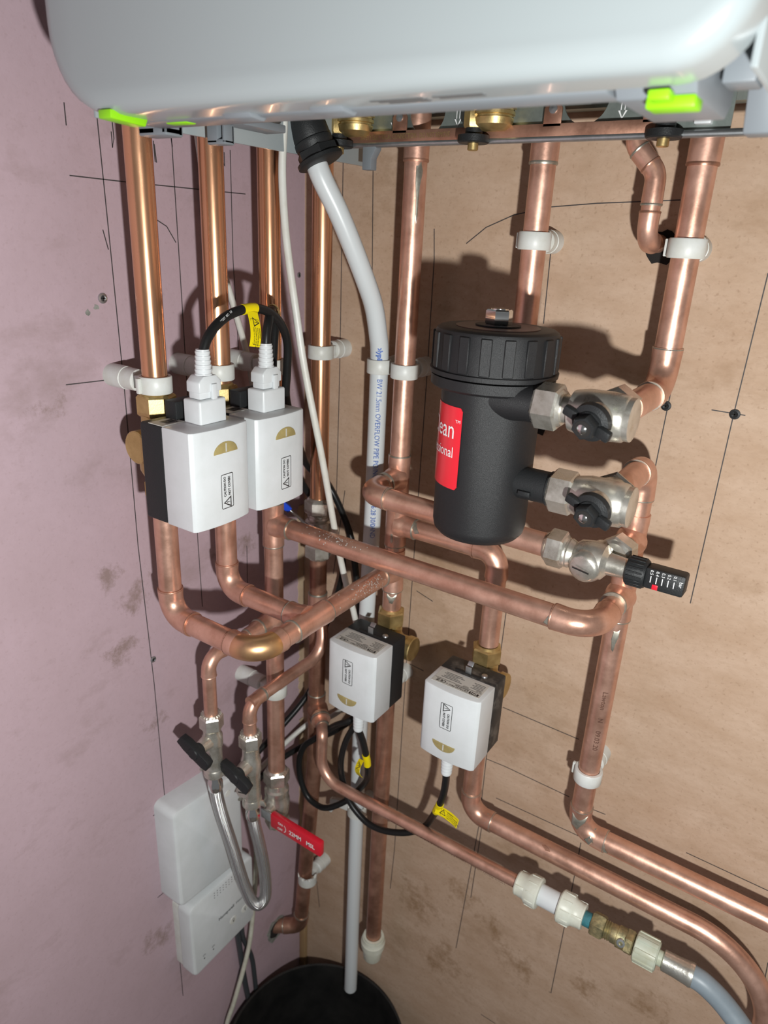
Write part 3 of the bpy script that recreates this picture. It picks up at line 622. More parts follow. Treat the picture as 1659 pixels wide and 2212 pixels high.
smear(t4, cl4+V((0.095, 0, 0)), X, (0, -0.5, 0.85), [(0, 0), (0.004, -0.002), (0.009, 0.0), (0.012, 0.003), (0.006, 0.004)], m='cu_dull')

# dried limescale splashes on two of the horizontal pipes
def splashes(par, a, b, nrm, n, spread):
    a = V(a); b = V(b); ax = (b-a).normalized(); nrm = V(nrm); nrm = (nrm-ax*nrm.dot(ax)).normalized(); v = ax.cross(nrm); mb = MB()
    for i in range(n):
        s_ = random.gauss(0.5, 0.22)*(b-a).length; th = random.gauss(0, spread); r_ = random.uniform(0.00025, 0.0008); q = []
        for k in range(6):
            an = 2*math.pi*k/6; rr = r_*random.uniform(0.6, 1.3); t_ = th+math.sin(an)*rr/R22; q.append(a+ax*(s_+math.cos(an)*rr)+(nrm*math.cos(t_)+v*math.sin(t_))*(R22+0.0001))
        c = sum(q, V((0, 0, 0)))/6; out = (nrm*math.cos(th)+v*math.sin(th)); mb.add(q+[c+out*0.0002], [[k, (k+1) % 6, 6] for k in range(6)])
    o = mb.build('limescale_splashes', 'label', par); o['kind'] = 'stuff'
splashes(rn, (0.115, -0.125, 1.191), (0.190, -0.125, 1.191), (0.1, -0.5, 0.85), 70, 0.35)
splashes(fl, (0.175, -0.150, 1.139), (0.175, -0.070, 1.139), (0.9, 0, 0.5), 120, 0.45)

# flat ragged discs where pipes enter; dark ones paint the shade of a hole
def ragged(c, wall, r0, r1, m, n=22, th=0.0012, name='ragged_disc', lip=None):
    c = V(c); u, v, nn = (Y, Z, X) if wall == 'x' else (X, Z, -Y); pts = []
    for k in range(n):
        a = 2*math.pi*k/n; r_ = r0+(r1-r0)*random.random(); pts.append((math.cos(a)*r_, math.sin(a)*r_))
    b = MB(); b.prism(pts, c-nn*0.0004, u, v if wall == 'x' else v, th if u.cross(v).dot(nn) > 0 else -th)
    return b.build(name, m, wl if wall == 'x' else wb, smooth=False)
ragged((0, -0.066, 0.441), 'x', 0.018, 0.027, 'plaster'); ragged((0, -0.066, 0.441), 'x', 0.014, 0.017, 'hole', th=0.0020)
ragged((0.4035, 0, 1.503), 'y', 0.012, 0.0155, 'hole'); ragged((0.304, 0, 1.335), 'y', 0.016, 0.023, 'hole')

# ================================================================== motorised zone valves
def warn_triangle(parent, o, u, v, s_, m='ink'):
    """outlined warning triangle with exclamation mark; apex along v"""
    u = V(u).normalized(); v = V(v).normalized(); n = u.cross(v); o = V(o)+n*0.0003
    A = [(-0.58, -0.4), (0.58, -0.4), (0, 0.62)]; B = [(-0.40, -0.29), (0.40, -0.29), (0, 0.41)]
    pt = lambda q: o+u*q[0]*s_+v*q[1]*s_
    b = MB().add([pt(q) for q in A+B], [[i, (i+1) % 3, 3+(i+1) % 3, 3+i] for i in range(3)])
    b.add([pt(q) for q in ((-0.05, 0.22), (-0.035, -0.08), (0.035, -0.08), (0.05, 0.22))], [[0, 1, 2, 3]])
    b.add([pt(q) for q in ((-0.045, -0.13), (-0.045, -0.21), (0.045, -0.21), (0.045, -0.13))], [[0, 1, 2, 3]])
    return b.build('warning_symbol', m, parent, smooth=False)
def outline(parent, o, u, v, w_, h, t_, rad, m='ink', name='label_border'):
    u = V(u).normalized(); v = V(v).normalized(); n = u.cross(v); o = V(o)+n*0.0003
    a = rrect(-w_/2, -h/2, w_/2, h/2, rad, 4); c = rrect(-w_/2+t_, -h/2+t_, w_/2-t_, h/2-t_, max(rad-t_, 0.0002), 4); k = len(a)
    return MB().add([o+u*x_+v*y_ for x_, y_ in a+c], [[i, (i+1) % k, k+(i+1) % k, k+i] for i in range(k)]).build(name, m, parent, smooth=False)

def zone_valve(c, n, up, label, socket, base_m='blk', disc=0.024):
    c = V(c); n = V(n); up = V(up); r = up.cross(n)
    L = lambda a, b, d: c+r*a+up*b+n*d
    t = thing('motorised_valve', c, label, 'valve', 'motorised zone valves')
    W, H, D0, D1, D2 = 0.066, 0.087, 0.017, 0.0445, 0.0800
    vb = MB().lathe([(-0.026, 0.0130), (-0.018, 0.0145), (-0.010, 0.0185), (0.012, 0.0195), (0.022, 0.018), (0.028, 0.0145), (0.042, 0.0145)], c, Z, 30)
    vb.lathe([(0, 0.012), (disc-0.010, 0.0135), (disc-0.0085, 0.0150), (disc-0.001, 0.0150), (disc, 0.0140)], c+Z*0.014-n*0.003, -r, 32)
    vb.cyl(c, c+n*0.026, 0.014); vb.build('valve_body', 'brass', t)
    nut(t, c+Z*0.040, c+Z*0.059, 0.030, 'brass', ph=0.5); nut(t, c-Z*0.020, c-Z*0.036, 0.028, 'brass', ph=0.5)
    base = MB().box(L(0, 0, (D0+D1)/2), (W, H, D1-D0), r, up, 0.0022, 2).build('actuator_base', base_m, t)
    MB().box(L(0.004, H/2+0.006, D0+0.014), (0.030, 0.020, 0.014), r, up, 0.0012).build('base_lug', base_m, base) if socket else None
    poly = [(-W/2, 0), (-W/2, D2-D1-0.003), (-W/2+0.0016, D2-D1-0.0012)]
    for k in range(9):
        q = -1+2*k/8; poly.append((q*(W/2-0.0035), D2-D1+0.0030*(1-q*q)))
    poly += [(W/2-0.0016, D2-D1-0.0012), (W/2, D2-D1-0.003), (W/2, 0)]
    cov = MB().prism(poly, L(0, H/2, D1), r, n, H, 0.0014, 2, 45).build('cover', 'wh_pl', t)
    fz = D2+0.0030
    # half-moon indicator window
    hp = [(0.0135*math.cos(a), 0.0100*math.sin(a)) for a in [math.pi*k/14 for k in range(15)]]
    MB().prism(hp, L(0.002, 0.0215, fz-0.0012), r, up, 0.0016, 0.0003).build('indicator_window', 'lens', cov)
    MB().box(L(0.002, 0.0262, fz+0.0004), (0.0014, 0.0075, 0.0004), r, up).build('indicator_needle', 'label', cov)
    # caution label (reads upwards)
    lc = L(0.002, -0.0130, fz-0.0001)
    outline(cov, lc, up, -r, 0.0315, 0.0140, 0.0006, 0.0016)
    warn_triangle(cov, lc-up*0.0103+r*0.0006, up, -r, 0.0088)
    text('CAUTION DO', 0.0035, lc+up*0.0043-r*0.0027, up, -r, 'ink', cov, bold=0.00012, sx=0.82); text('NOT COVER!', 0.0035, lc+up*0.0043+r*0.0024, up, -r, 'ink', cov, bold=0.00012, sx=0.82)
    # rating label on the end face
    q = L(0, -H/2, (D1+D2)/2-0.0015)
    MB().box(q-up*0.0001, (0.056, 0.0255, 0.0003), r, n).build('rating_label', 'label', cov)
    q = q-up*0.0003
    MB().box(q-r*0.0205+n*0.0090, (0.0105, 0.0040, 0.0002), r, n).build('logo_block', 'ink', cov)
    text('EPH', 0.0042, q-r*0.0205+n*0.0090-up*0.0002, r, n, 'label', cov, bold=0.0001)
    text('DETACH PRO +', 0.0036, q-r*0.0140+n*0.0098, r, n, 'ink', cov, align='LEFT'); text('Motorised Valve', 0.0024, q-r*0.0140+n*0.0072, r, n, 'ink', cov, align='LEFT', bold=0.00005)
    text('CE', 0.0055, q+r*0.0155+n*0.0087, r, n, 'ink', cov, bold=0.0001); text('UK\nCA', 0.0027, q+r*0.0215+n*0.0087, r, n, 'ink', cov, bold=0.0001)
    MB().box(q+n*0.0048, (0.054, 0.0003, 0.0002), r, n).build('rule', 'ink', cov)
    text('Model:', 0.0024, q-r*0.0265+n*0.0032, r, n, 'ink', cov, align='LEFT'); text('V222P', 0.0026, q-r*0.0120+n*0.0032, r, n, 'ink', cov, align='LEFT')
    for k in range(5):
        yy = 0.0008-0.0024*k
        MB().box(q-r*(0.0190+0.0012*(k % 2))+n*yy, (0.0130-0.002*(k % 2), 0.0008, 0.0002), r, n).build('small_print', 'inkgrey', cov)
        MB().box(q+r*(0.0100+0.001*(k % 3))+n*yy, (0.0240-0.005*(k % 3), 0.0008, 0.0002), r, n).build('small_print', 'inkgrey', cov)
    # manual lever and screw on the base, same end as the rating label
    e = L(0.001, -H/2, 0.037)
    lv = MB().box(e-up*0.0045+n*0.004, (0.0070, 0.0090, 0.0011), r, up, 0.0003); lv.box(e-up*0.0105-n*0.0005, (0.0065, 0.0055, 0.0011), r, (up+n*0.9).normalized(), 0.0003)
    lv.build('manual_lever', 'steel', t)
    MB().box(e-up*0.0002+n*0.0040, (0.030, 0.0030, 0.0016), r, n).build('lever_slot', 'hole', t)
    MB().lathe([(0, 0.0036), (0.0012, 0.0032), (0.0018, 0.0)], L(-0.015, -H/2, 0.034), -up, 18).build('screw', 'steel', t)
    if socket:
        MB().box(L(0.006, H/2+0.0095, 0.0555), (0.030, 0.022, 0.021), r, up, 0.002, 3).build('plug_socket', 'wh_pl', cov)
        MB().box(L(-0.020, H/2+0.0002, 0.0365), (0.024, 0.018, 0.0006), r, n).build('barcode_label', 'label', base)
        for k in range(9): MB().box(L(-0.024+0.0014*k, H/2+0.0006, 0.0375), (0.0004+0.0003*(k % 3), 0.010, 0.0002), r, n).build('barcode_bar', 'ink', base)
    return t
zone_valve(p(P1, 1.303), X, Z, 'white and black motorised valve box nearest the viewer on the pink wall', True)
zone_valve(p(P2, 1.301), X, Z, 'white and black motorised valve box beside the white cable, nearer the corner', True)
zone_valve(p(PA, 1.0265), -Y, -Z, 'motorised valve box on the plywood in front of the white overflow pipe', False, disc=0.033)
zone_valve((0.303, -0.045, 1.0255), -Y, -Z, 'motorised valve box with dusty black back, lowest right on the plywood', False, base_m='blk_dusty', disc=0.026)

# ---------------- valve cords
def ribbed(b, a, d, L, r0, r1, n=6):
    prof = [(0, r0*0.95)]
    for k in range(n):
        f = k/n; rr = r0+(r1-r0)*f; z_ = L*f; dz = L/n
        prof += [(z_+dz*0.08, rr), (z_+dz*0.55, rr), (z_+dz*0.62, rr-0.0006), (z_+dz*0.95, rr-0.0006)]
    prof.append((L, r1*0.85)); return b.lathe(prof, a, d, 22)
def big_plug(t, c, r, n, up):
    """moulded mains-style plug standing on a socket; c = socket top centre"""
    c = V(c); b = MB()
    b.box(c+up*0.0045, (0.0225, 0.009, 0.0135), r, up, 0.0012)
    b.prism([(-0.0125, 0), (0.0125, 0), (0.0125, 0.009), (0.0070, 0.0140), (-0.0070, 0.0140), (-0.0125, 0.009)], c+up*0.0055-n*0.0080, r, up, 0.016, 0.0012)
    b.box(c+up*0.0060+n*0.0085+r*0.003, (0.0055, 0.013, 0.003), r, up, 0.0006)
    ribbed(b, c+up*0.0185, up, 0.0220, 0.0074, 0.0060)
    b.build('plug', 'wh_pl', t); return c+up*0.040
def gland(t, c, d, L=0.036):
    b = MB().lathe([(0, 0.0105), (0.004, 0.0102), (0.011, 0.0078)], c, d, 24); ribbed(b, V(c)+V(d)*0.0105, d, L-0.0105, 0.0072, 0.0060); b.build('plug', 'wh_pl', t)
def wtag(t, o, u, v, L=0.033, Wd=0.0125, bend=0.006):
    """yellow warning flag hanging from the cord: o = cord point, u = flag direction, v = across"""
    o = V(o); u = V(u).normalized(); v = V(v).normalized(); n = u.cross(v); vs = []; fs = []; N_ = 10
    def at(a, b): return o+u*a*L+v*b*Wd+n*bend*(math.sin(a*2.2)-a*0.5)
    for i in range(N_+1):
        a = i/N_; e = n*0.00015
        vs += [at(a, -0.5)-e, at(a, 0.5)-e, at(a, 0.5)+e, at(a, -0.5)+e]
    for i in range(N_):
        for k in range(4): fs.append([i*4+k, i*4+(k+1) % 4, i*4+4+(k+1) % 4, i*4+4+k])
    fs += [[0, 1, 2, 3], [N_*4+3, N_*4+2, N_*4+1, N_*4]]
    f = MB().add(vs, fs).build('warning_tag', 'yellow', t)
    def onflag(ob):   # bend flat print onto the curled flag
        for q in ob.data.vertices:
            d = q.co-o; a = d.dot(u)/L; b = d.dot(v)/Wd; q.co = at(a, b)+n*0.0004
    for k, s_ in enumerate(('WARNING!', 'ISOLATE MAINS BEFORE', 'ATTACHING OR DETACHING', 'CABLE TO ACTUATOR')):
        onflag(text(s_, 0.0019 if k else 0.0022, o+u*L*0.45+v*(0.0035-0.0023*k), u, v, 'ink', f, align='LEFT', bold=0.00003, sx=0.78))
    onflag(warn_triangle(f, o+u*L*0.30+v*0.0003, u, v, 0.0072))
    onflag(outline(f, o+u*L*0.58, u, v, L*0.74, Wd*0.82, 0.00025, 0.0008))
    return f
def cord(name, label, pts, r=0.0042, m='rubber', cat='cable', group=None, n=8):
    t = thing(name, pts[-1], label, cat, group); MB().tube(spline(pts, n), r, 16).build('cable', m, t); return t
cd1 = cord('valve_cord', 'black cord arching over from the front wall valve to behind its neighbour',
     [(0.1155, -0.268, 1.404), (0.1155, -0.262, 1.4155), (0.1150, -0.2500, 1.4260), (0.1140, -0.233, 1.4335), (0.1130, -0.208, 1.437), (0.111, -0.182, 1.432), (0.108, -0.162, 1.419), (0.104, -0.149, 1.400), (0.098, -0.143, 1.372), (0.090, -0.135, 1.34), (0.072, -0.098, 1.29), (0.045, -0.048, 1.24), (0.058, -0.018, 1.205), (0.092, -0.020, 1.153), (0.105, -0.022, 1.100), (0.113, -0.020, 1.04), (0.116, -0.017, 0.97), (0.113, -0.014, 0.90)])
cp = big_plug(cd1, p(P1, 1.303)+V((0.0555, 0.006, 0.0640)), Y, X, Z)
MB().tube(spline([(0.1140, -0.233, 1.4335), (0.1130, -0.208, 1.437)], 4)[0:0] or [(0.11345, -0.2185, 1.4363), (0.1130, -0.208, 1.4370), (0.1126, -0.2015, 1.4366)], 0.0046, 16).build('tag_band', 'yellow', cd1)
wtag(cd1, (0.1175, -0.2105, 1.4345), (0.10, -0.10, -1), (0.05, 1, -0.16), L=0.030)
text('60227  IEC  53', 0.0026, (0.1142, -0.2420, 1.4312), V((0, 0.84, 0.50)), V((-0.3, -0.5, 0.8)), 'inkwhite', cd1, eps=0.0046)
cd2 = cord('valve_cord', 'short black cord rising from the second wall valve under the yellow tag',
     [(0.1155, -0.192, 1.402), (0.1150, -0.190, 1.414), (0.113, -0.185, 1.4240), (0.107, -0.176, 1.4310), (0.100, -0.165, 1.431), (0.093, -0.154, 1.420), (0.086, -0.149, 1.395), (0.080, -0.143, 1.36), (0.072, -0.118, 1.31), (0.046, -0.085, 1.27), (0.034, -0.045, 1.215), (0.050, -0.016, 1.16), (0.078, -0.015, 1.11), (0.068, -0.014, 1.05), (0.045, -0.016, 0.98), (0.034, -0.022, 0.90), (0.020, -0.070, 0.855), (0.012, -0.120, 0.83), (0.010, -0.17, 0.80)])
big_plug(cd2, p(P2, 1.301)+V((0.0555, 0.006, 0.0640)), Y, X, Z)
MB().lathe([(-0.004, 0.0058), (-0.004, 0.0066), (0.004, 0.0066), (0.004, 0.0058)], (0.098, -0.1625, 1.4295), V((-0.4, 0.8, -0.5)), 22, closed=True).build('brass_grommet', 'brass', cd2)
g3 = p(PA, 1.0265)+V((0.000, -0.060, -0.0435)); g4 = V((0.2965, -0.105, 0.982))
cd3 = cord('valve_cord', 'black cord below the left plywood valve with crumpled yellow tag, looping into the corner',
     [g3+V((0, 0, -0.035)), (0.178, -0.098, 0.925), (0.1795, -0.090, 0.893), (0.1765, -0.082, 0.866), (0.166, -0.070, 0.838), (0.149, -0.0590, 0.808), (0.137, -0.0575, 0.787), (0.122, -0.0620, 0.770), (0.104, -0.068, 0.756), (0.086, -0.068, 0.749), (0.066, -0.068, 0.755), (0.053, -0.068, 0.780), (0.051, -0.068, 0.812), (0.060, -0.068, 0.840), (0.077, -0.067, 0.860), (0.104, -0.060, 0.890), (0.128, -0.054, 0.908), (0.140, -0.020, 0.92), (0.130, -0.012, 0.96)])
gland(cd3, g3, -Z)
MB().tube([(0.1793, -0.0930, 0.904), (0.1796, -0.0903, 0.894), (0.1790, -0.0878, 0.884)], 0.0047, 16).build('tag_band', 'yellow', cd3)
f3 = wtag(cd3, (0.176, -0.097, 0.897), (0.30, -0.25, -1), (0.9, -0.3, 0.3), L=0.020, Wd=0.010, bend=0.011)
cd4 = cord('valve_cord', 'black cord swinging left from the lowest right valve to the corner',
     [g4+V((0, 0, -0.035)), (0.2950, -0.101, 0.930), (0.291, -0.096, 0.905), (0.282, -0.088, 0.875), (0.270, -0.075, 0.845), (0.2575, -0.0675, 0.816), (0.240, -0.0667, 0.795), (0.217, -0.0667, 0.779), (0.190, -0.0667, 0.768), (0.165, -0.0668, 0.768), (0.138, -0.0668, 0.787), (0.124, -0.066, 0.82), (0.121, -0.064, 0.85), (0.128, -0.060, 0.885), (0.144, -0.052, 0.918), (0.150, -0.028, 0.925), (0.142, -0.012, 0.915), (0.11, -0.012, 0.88), (0.07, -0.013, 0.835), (0.03, -0.020, 0.80), (0.012, -0.07, 0.79), (0.010, -0.13, 0.78)])
gland(cd4, g4, -Z)
MB().tube([(0.2860, -0.0915, 0.886), (0.2820, -0.0880, 0.875), (0.2775, -0.0830, 0.863)], 0.0047, 16).build('tag_band', 'yellow', cd4)
wtag(cd4, (0.2820, -0.0935, 0.878), (1, -0.12, -0.12), (0.12, 0.15, 1), L=0.031, Wd=0.0125, bend=-0.005)

# ================================================================== magnetic filter and its valves
fx, fy = 0.329, -0.157
mf = thing('magnetic_filter', (fx, fy, 1.266), 'black cylindrical magnetic filter with ribbed cap and red label', 'filter')
can = MB().lathe([(0, 0.0), (0.0, 0.029), (0.002, 0.035), (0.006, 0.0384), (0.012, 0.0397), (0.126, 0.0404), (0.127, 0.0470), (0.129, 0.0496), (0.1365, 0.0496), (0.137, 0.041)], (fx, fy, 1.2655), Z, 56).build('canister', 'blk_tex', mf)
cap_o = V((fx, fy, 1.4035)); NB = 18
cap = MB().lathe([(0, 0.045), (0.0, 0.0508), (0.0035, 0.0512), (0.004, 0.0492), (0.0315, 0.0484), (0.0340, 0.0474), (0.0355, 0.0447), (0.0358, 0.030), (0.0358, 0.0)], cap_o, Z, 72).build('cap', 'blk_tex', mf)
for k in range(NB):
    a = 2*math.pi*(k+0.35)/NB; d = V((math.cos(a), math.sin(a), 0)); s_ = Z.cross(d)
    MB().box(cap_o+d*0.0484+Z*0.0180, (0.0082, 0.0272, 0.0034), s_, Z, 0.0005, 1).build('grip_rib', 'blk_tex', cap)
MB().lathe([(0, 0.033), (0.0006, 0.033), (0.0007, 0.0)], cap_o+Z*0.0357, Z, 40).build('cap_disc', 'cap_top', cap)
MB().lathe([(0, 0.0178), (0.0012, 0.0178), (0.0014, 0.0)], cap_o+Z*0.0364, Z, 36).build('washer', 'blk', cap)
bl = MB().hexn(cap_o+Z*0.0375, cap_o+Z*0.0490, 0.0185, 0.0012, ph=0.15); bl.cyl(cap_o+Z*0.0485, cap_o+Z*0.0497, 0.0068); bl.build('bleed_bolt', 'chrome', cap)
# red label wraps the left of the canister
lr = 0.0403; vs = []; fs = []; a0, a1 = math.radians(-172), math.radians(-95); NL = 26; zl, zh = 1.3130, 1.3800
for i in range(NL+1):
    a = a0+(a1-a0)*i/NL; d = V((math.cos(a), math.sin(a), 0)); e = 0.003*max(0, 1-(NL-i)/1.2)**2
    vs += [V((fx, fy, zl+e))+d*(lr-0.001), V((fx, fy, zl+e))+d*(lr+0.0004), V((fx, fy, zh-e))+d*(lr+0.0004), V((fx, fy, zh-e))+d*(lr-0.001)]
for i in range(NL):
    for k in range(4): fs.append([i*4+k, i*4+(k+1) % 4, i*4+4+(k+1) % 4, i*4+4+k])
rl = MB().add(vs, fs).build('red_label', 'redlab', mf)
aa = math.radians(-103); nd = V((math.cos(aa), math.sin(aa), 0)); ud = Z.cross(nd)
text('MagnaClean', 0.0205, V((fx, fy, 1.3610)), ud, Z, 'inkwhite', rl, wrap=lr+0.0006, cyl_axis='v', align='RIGHT', sx=0.82)
text('Professional', 0.0125, V((fx, fy, 1.3430)), ud, Z, 'inkwhite', rl, wrap=lr+0.0006, cyl_axis='v', align='RIGHT', sx=0.78)
aa = math.radians(-100); nd2 = V((math.cos(aa), math.sin(aa), 0))
text('TM', 0.0036, V((fx, fy, 1.3690)), Z.cross(nd2), Z, 'inkwhite', rl, wrap=lr+0.0006, cyl_axis='v', align='CENTER')
# ports
MB().lathe([(0.000, 0.0170), (0.030, 0.0158), (0.044, 0.0142), (0.052, 0.0142)], (fx-0.002, -0.178, 1.389), X, 32).build('port', 'blk_tex', mf)
MB().prism([(0, 0), (0.022, 0.003), (0.034, 0.0125), (0, 0.0125)], (fx+0.018, -0.166, 1.3885), X, Z, 0.016, 0.0015).build('port_web', 'blk_tex', mf)
MB().lathe([(0.010, 0.0132), (0.061, 0.0130), (0.0615, 0.0142), (0.065, 0.0142)], (fx, -0.163, 1.321), X, 32).build('port', 'blk', mf)
MB().box((fx+0.046, -0.176, 1.317), (0.010, 0.006, 0.004), bev=0.0006).build('port_rib', 'blk', mf)

def iso_valve(c, xnut, label, yback):
    """c = valve centre; union nut to the left at xnut, compression nut on +y to yback"""
    c = V(c); t = thing('isolation_valve', c-Z*0.018, label, 'valve', 'nickel filter isolation valves')
    ln = c.x-xnut
    nut(t, (xnut-0.009, c.y, c.z), (xnut+0.010, c.y, c.z), 0.0305, 'nickel', ph=0.2, name='union_nut')
    b = MB().lathe([(0.008, 0.0105), (ln-0.024, 0.0105), (ln-0.022, 0.0150), (ln-0.012, 0.0172), (ln+0.006, 0.0178), (ln+0.0165, 0.0168), (ln+0.018, 0.0155), (ln+0.022, 0.0155), (ln+0.0225, 0.0145)], (xnut, c.y, c.z), X, 30)
    b.lathe([(0.0, 0.0150), (0.020, 0.0140), (0.026, 0.0130), (0.030, 0.0130)], c, Y, 28)
    b.lathe([(0, 0.0135), (0.0185, 0.0125), (0.021, 0.0115)], c+X*0.0-Z*0.001, -Y, 28)
    b.build('body', 'nickel', t)
    nut(t, (c.x, c.y+0.024, c.z), (c.x, yback, c.z), 0.0295, 'nickel', ph=0.55, name='compression_nut')
    # black lever handle on the front face
    ho = c-Y*0.0205; d = V((-0.12, -1, -0.22)).normalized()
    h = MB().lathe([(0, 0.0130), (0.001, 0.0140), (0.0055, 0.0135), (0.007, 0.0095), (0.0085, 0.0090)], ho, d, 28)
    h.hexn(ho+d*0.008, ho+d*0.0165, 0.0155, 0.001, ph=0.3)
    wv = V((0.92, -0.1, -0.36)).normalized()
    h.box(ho+d*0.0075+wv*0.0125, (0.011, 0.0085, 0.006), wv, d.cross(wv), 0.002); h.box(ho+d*0.0065-wv*0.0150, (0.012, 0.0075, 0.006), wv, d.cross(wv), 0.002)
    hh = h.build('handle', 'blk', t)
    MB().lathe([(0, 0.0062), (0.0004, 0.0060), (0.0004, 0.0)], ho+d*0.0164, d, 20).build('handle_recess', 'hole', hh)
    MB().lathe([(0, 0.0038), (0.0012, 0.0036), (0.0022, 0.0022), (0.0026, 0.0)], ho+d*0.0165, d, 18).build('spindle', 'chrome', hh)
    return t
iso_valve((0.427, -0.178, 1.389), 0.386, 'nickel isolation valve with black knob at the top filter port', -0.134)
iso_valve((0.433, -0.163, 1.321), 0.401, 'nickel isolation valve with black knob at the lower filter port', -0.134)

# automatic bypass valve
bv = thing('bypass_valve', (0.42, -0.107, 1.23), 'nickel bypass valve with black graduated knob right of the filter', 'valve')
bc = V((0.418, -0.107, 1.247))
nut(bv, (0.377, -0.107, 1.248), (0.393, -0.107, 1.248), 0.030, 'nickel', ph=0.25)
b = MB().lathe([(-0.026, 0.0135), (-0.023, 0.0135), (-0.022, 0.0128), (-0.0205, 0.0135), (-0.019, 0.0128), (-0.016, 0.0115), (-0.012, 0.0150), (0.0, 0.0170), (0.010, 0.0155), (0.014, 0.0100), (0.030, 0.0088)], bc, X, 30)
b.lathe([(0, 0.0150), (0.012, 0.0125), (0.018, 0.0125)], bc, V((0.2, 1, 0.05)), 28)
b.lathe([(0, 0.0160), (0.010, 0.0155), (0.0155, 0.0130), (0.017, 0.0105)], bc+V((-0.002, 0, -0.002)), V((-0.1, -1, -0.15)), 28)
b.build('body', 'nickel', bv)
sl_ = bc+V((-0.004, -0.0188, -0.005)); MB().box(sl_, (0.015, 0.0008, 0.0009), V((0.95, 0, -0.15)), V((-0.1, -1, -0.15)).cross(V((0.95, 0, -0.15))).cross(V((0.95, 0, -0.15)))).build('slot', 'hole', bv)
nut(bv, (0.432, -0.093, 1.250), (0.434, -0.076, 1.250), 0.0295, 'nickel', ph=0.4)
kn = MB().lathe([(0.030, 0.0115), (0.031, 0.0125), (0.045, 0.0125), (0.0465, 0.0115)], bc, X, 30)
kn = kn.build('knob', 'blk', bv)
for k in range(20):
    a = 2*math.pi*k/20; d = V((0, math.cos(a), math.sin(a)))
    MB().box(bc+X*0.038+d*0.0125, (0.0130, 0.0016, 0.0014), X, X.cross(d), 0.0003, 1).build('knob_rib', 'blk', kn)
bd = V((0, -1, 0.08)).normalized(); bu = X.cross(bd)
bar = MB().box(bc+X*0.0620, (0.032, 0.0185, 0.0175), X, bd.cross(X), 0.0022, 2).build('scale_body', 'blk', bv)
fo = bc+X*0.062+bd*0.0088
for k in range(5):
    xx = -0.0105+0.0046*k
    MB().box(fo+X*xx+bd*0.0002-bu*0.000+Z*0.0000, (0.0007, 0.0058, 0.0003), X, Z).build('scale_mark', 'inkwhite', bar)
    text('0.%d' % (5-k), 0.0042, fo+X*xx+Z*0.0058, -Z, X, 'inkwhite', bar, eps=0.0004) if False else text('0.%d' % (5-k), 0.0036, fo+X*xx+Z*0.0062, -Z, X, 'inkwhite', bar, eps=0.0004)
text('bar', 0.0040, fo+X*0.0130+Z*0.0020, -Z, X, 'inkwhite', bar, eps=0.0004)
MB().box(fo-X*0.0062-Z*0.0062, (0.0048, 0.0045, 0.0014), X, Z, 0.0004).build('pointer', 'red', bar)

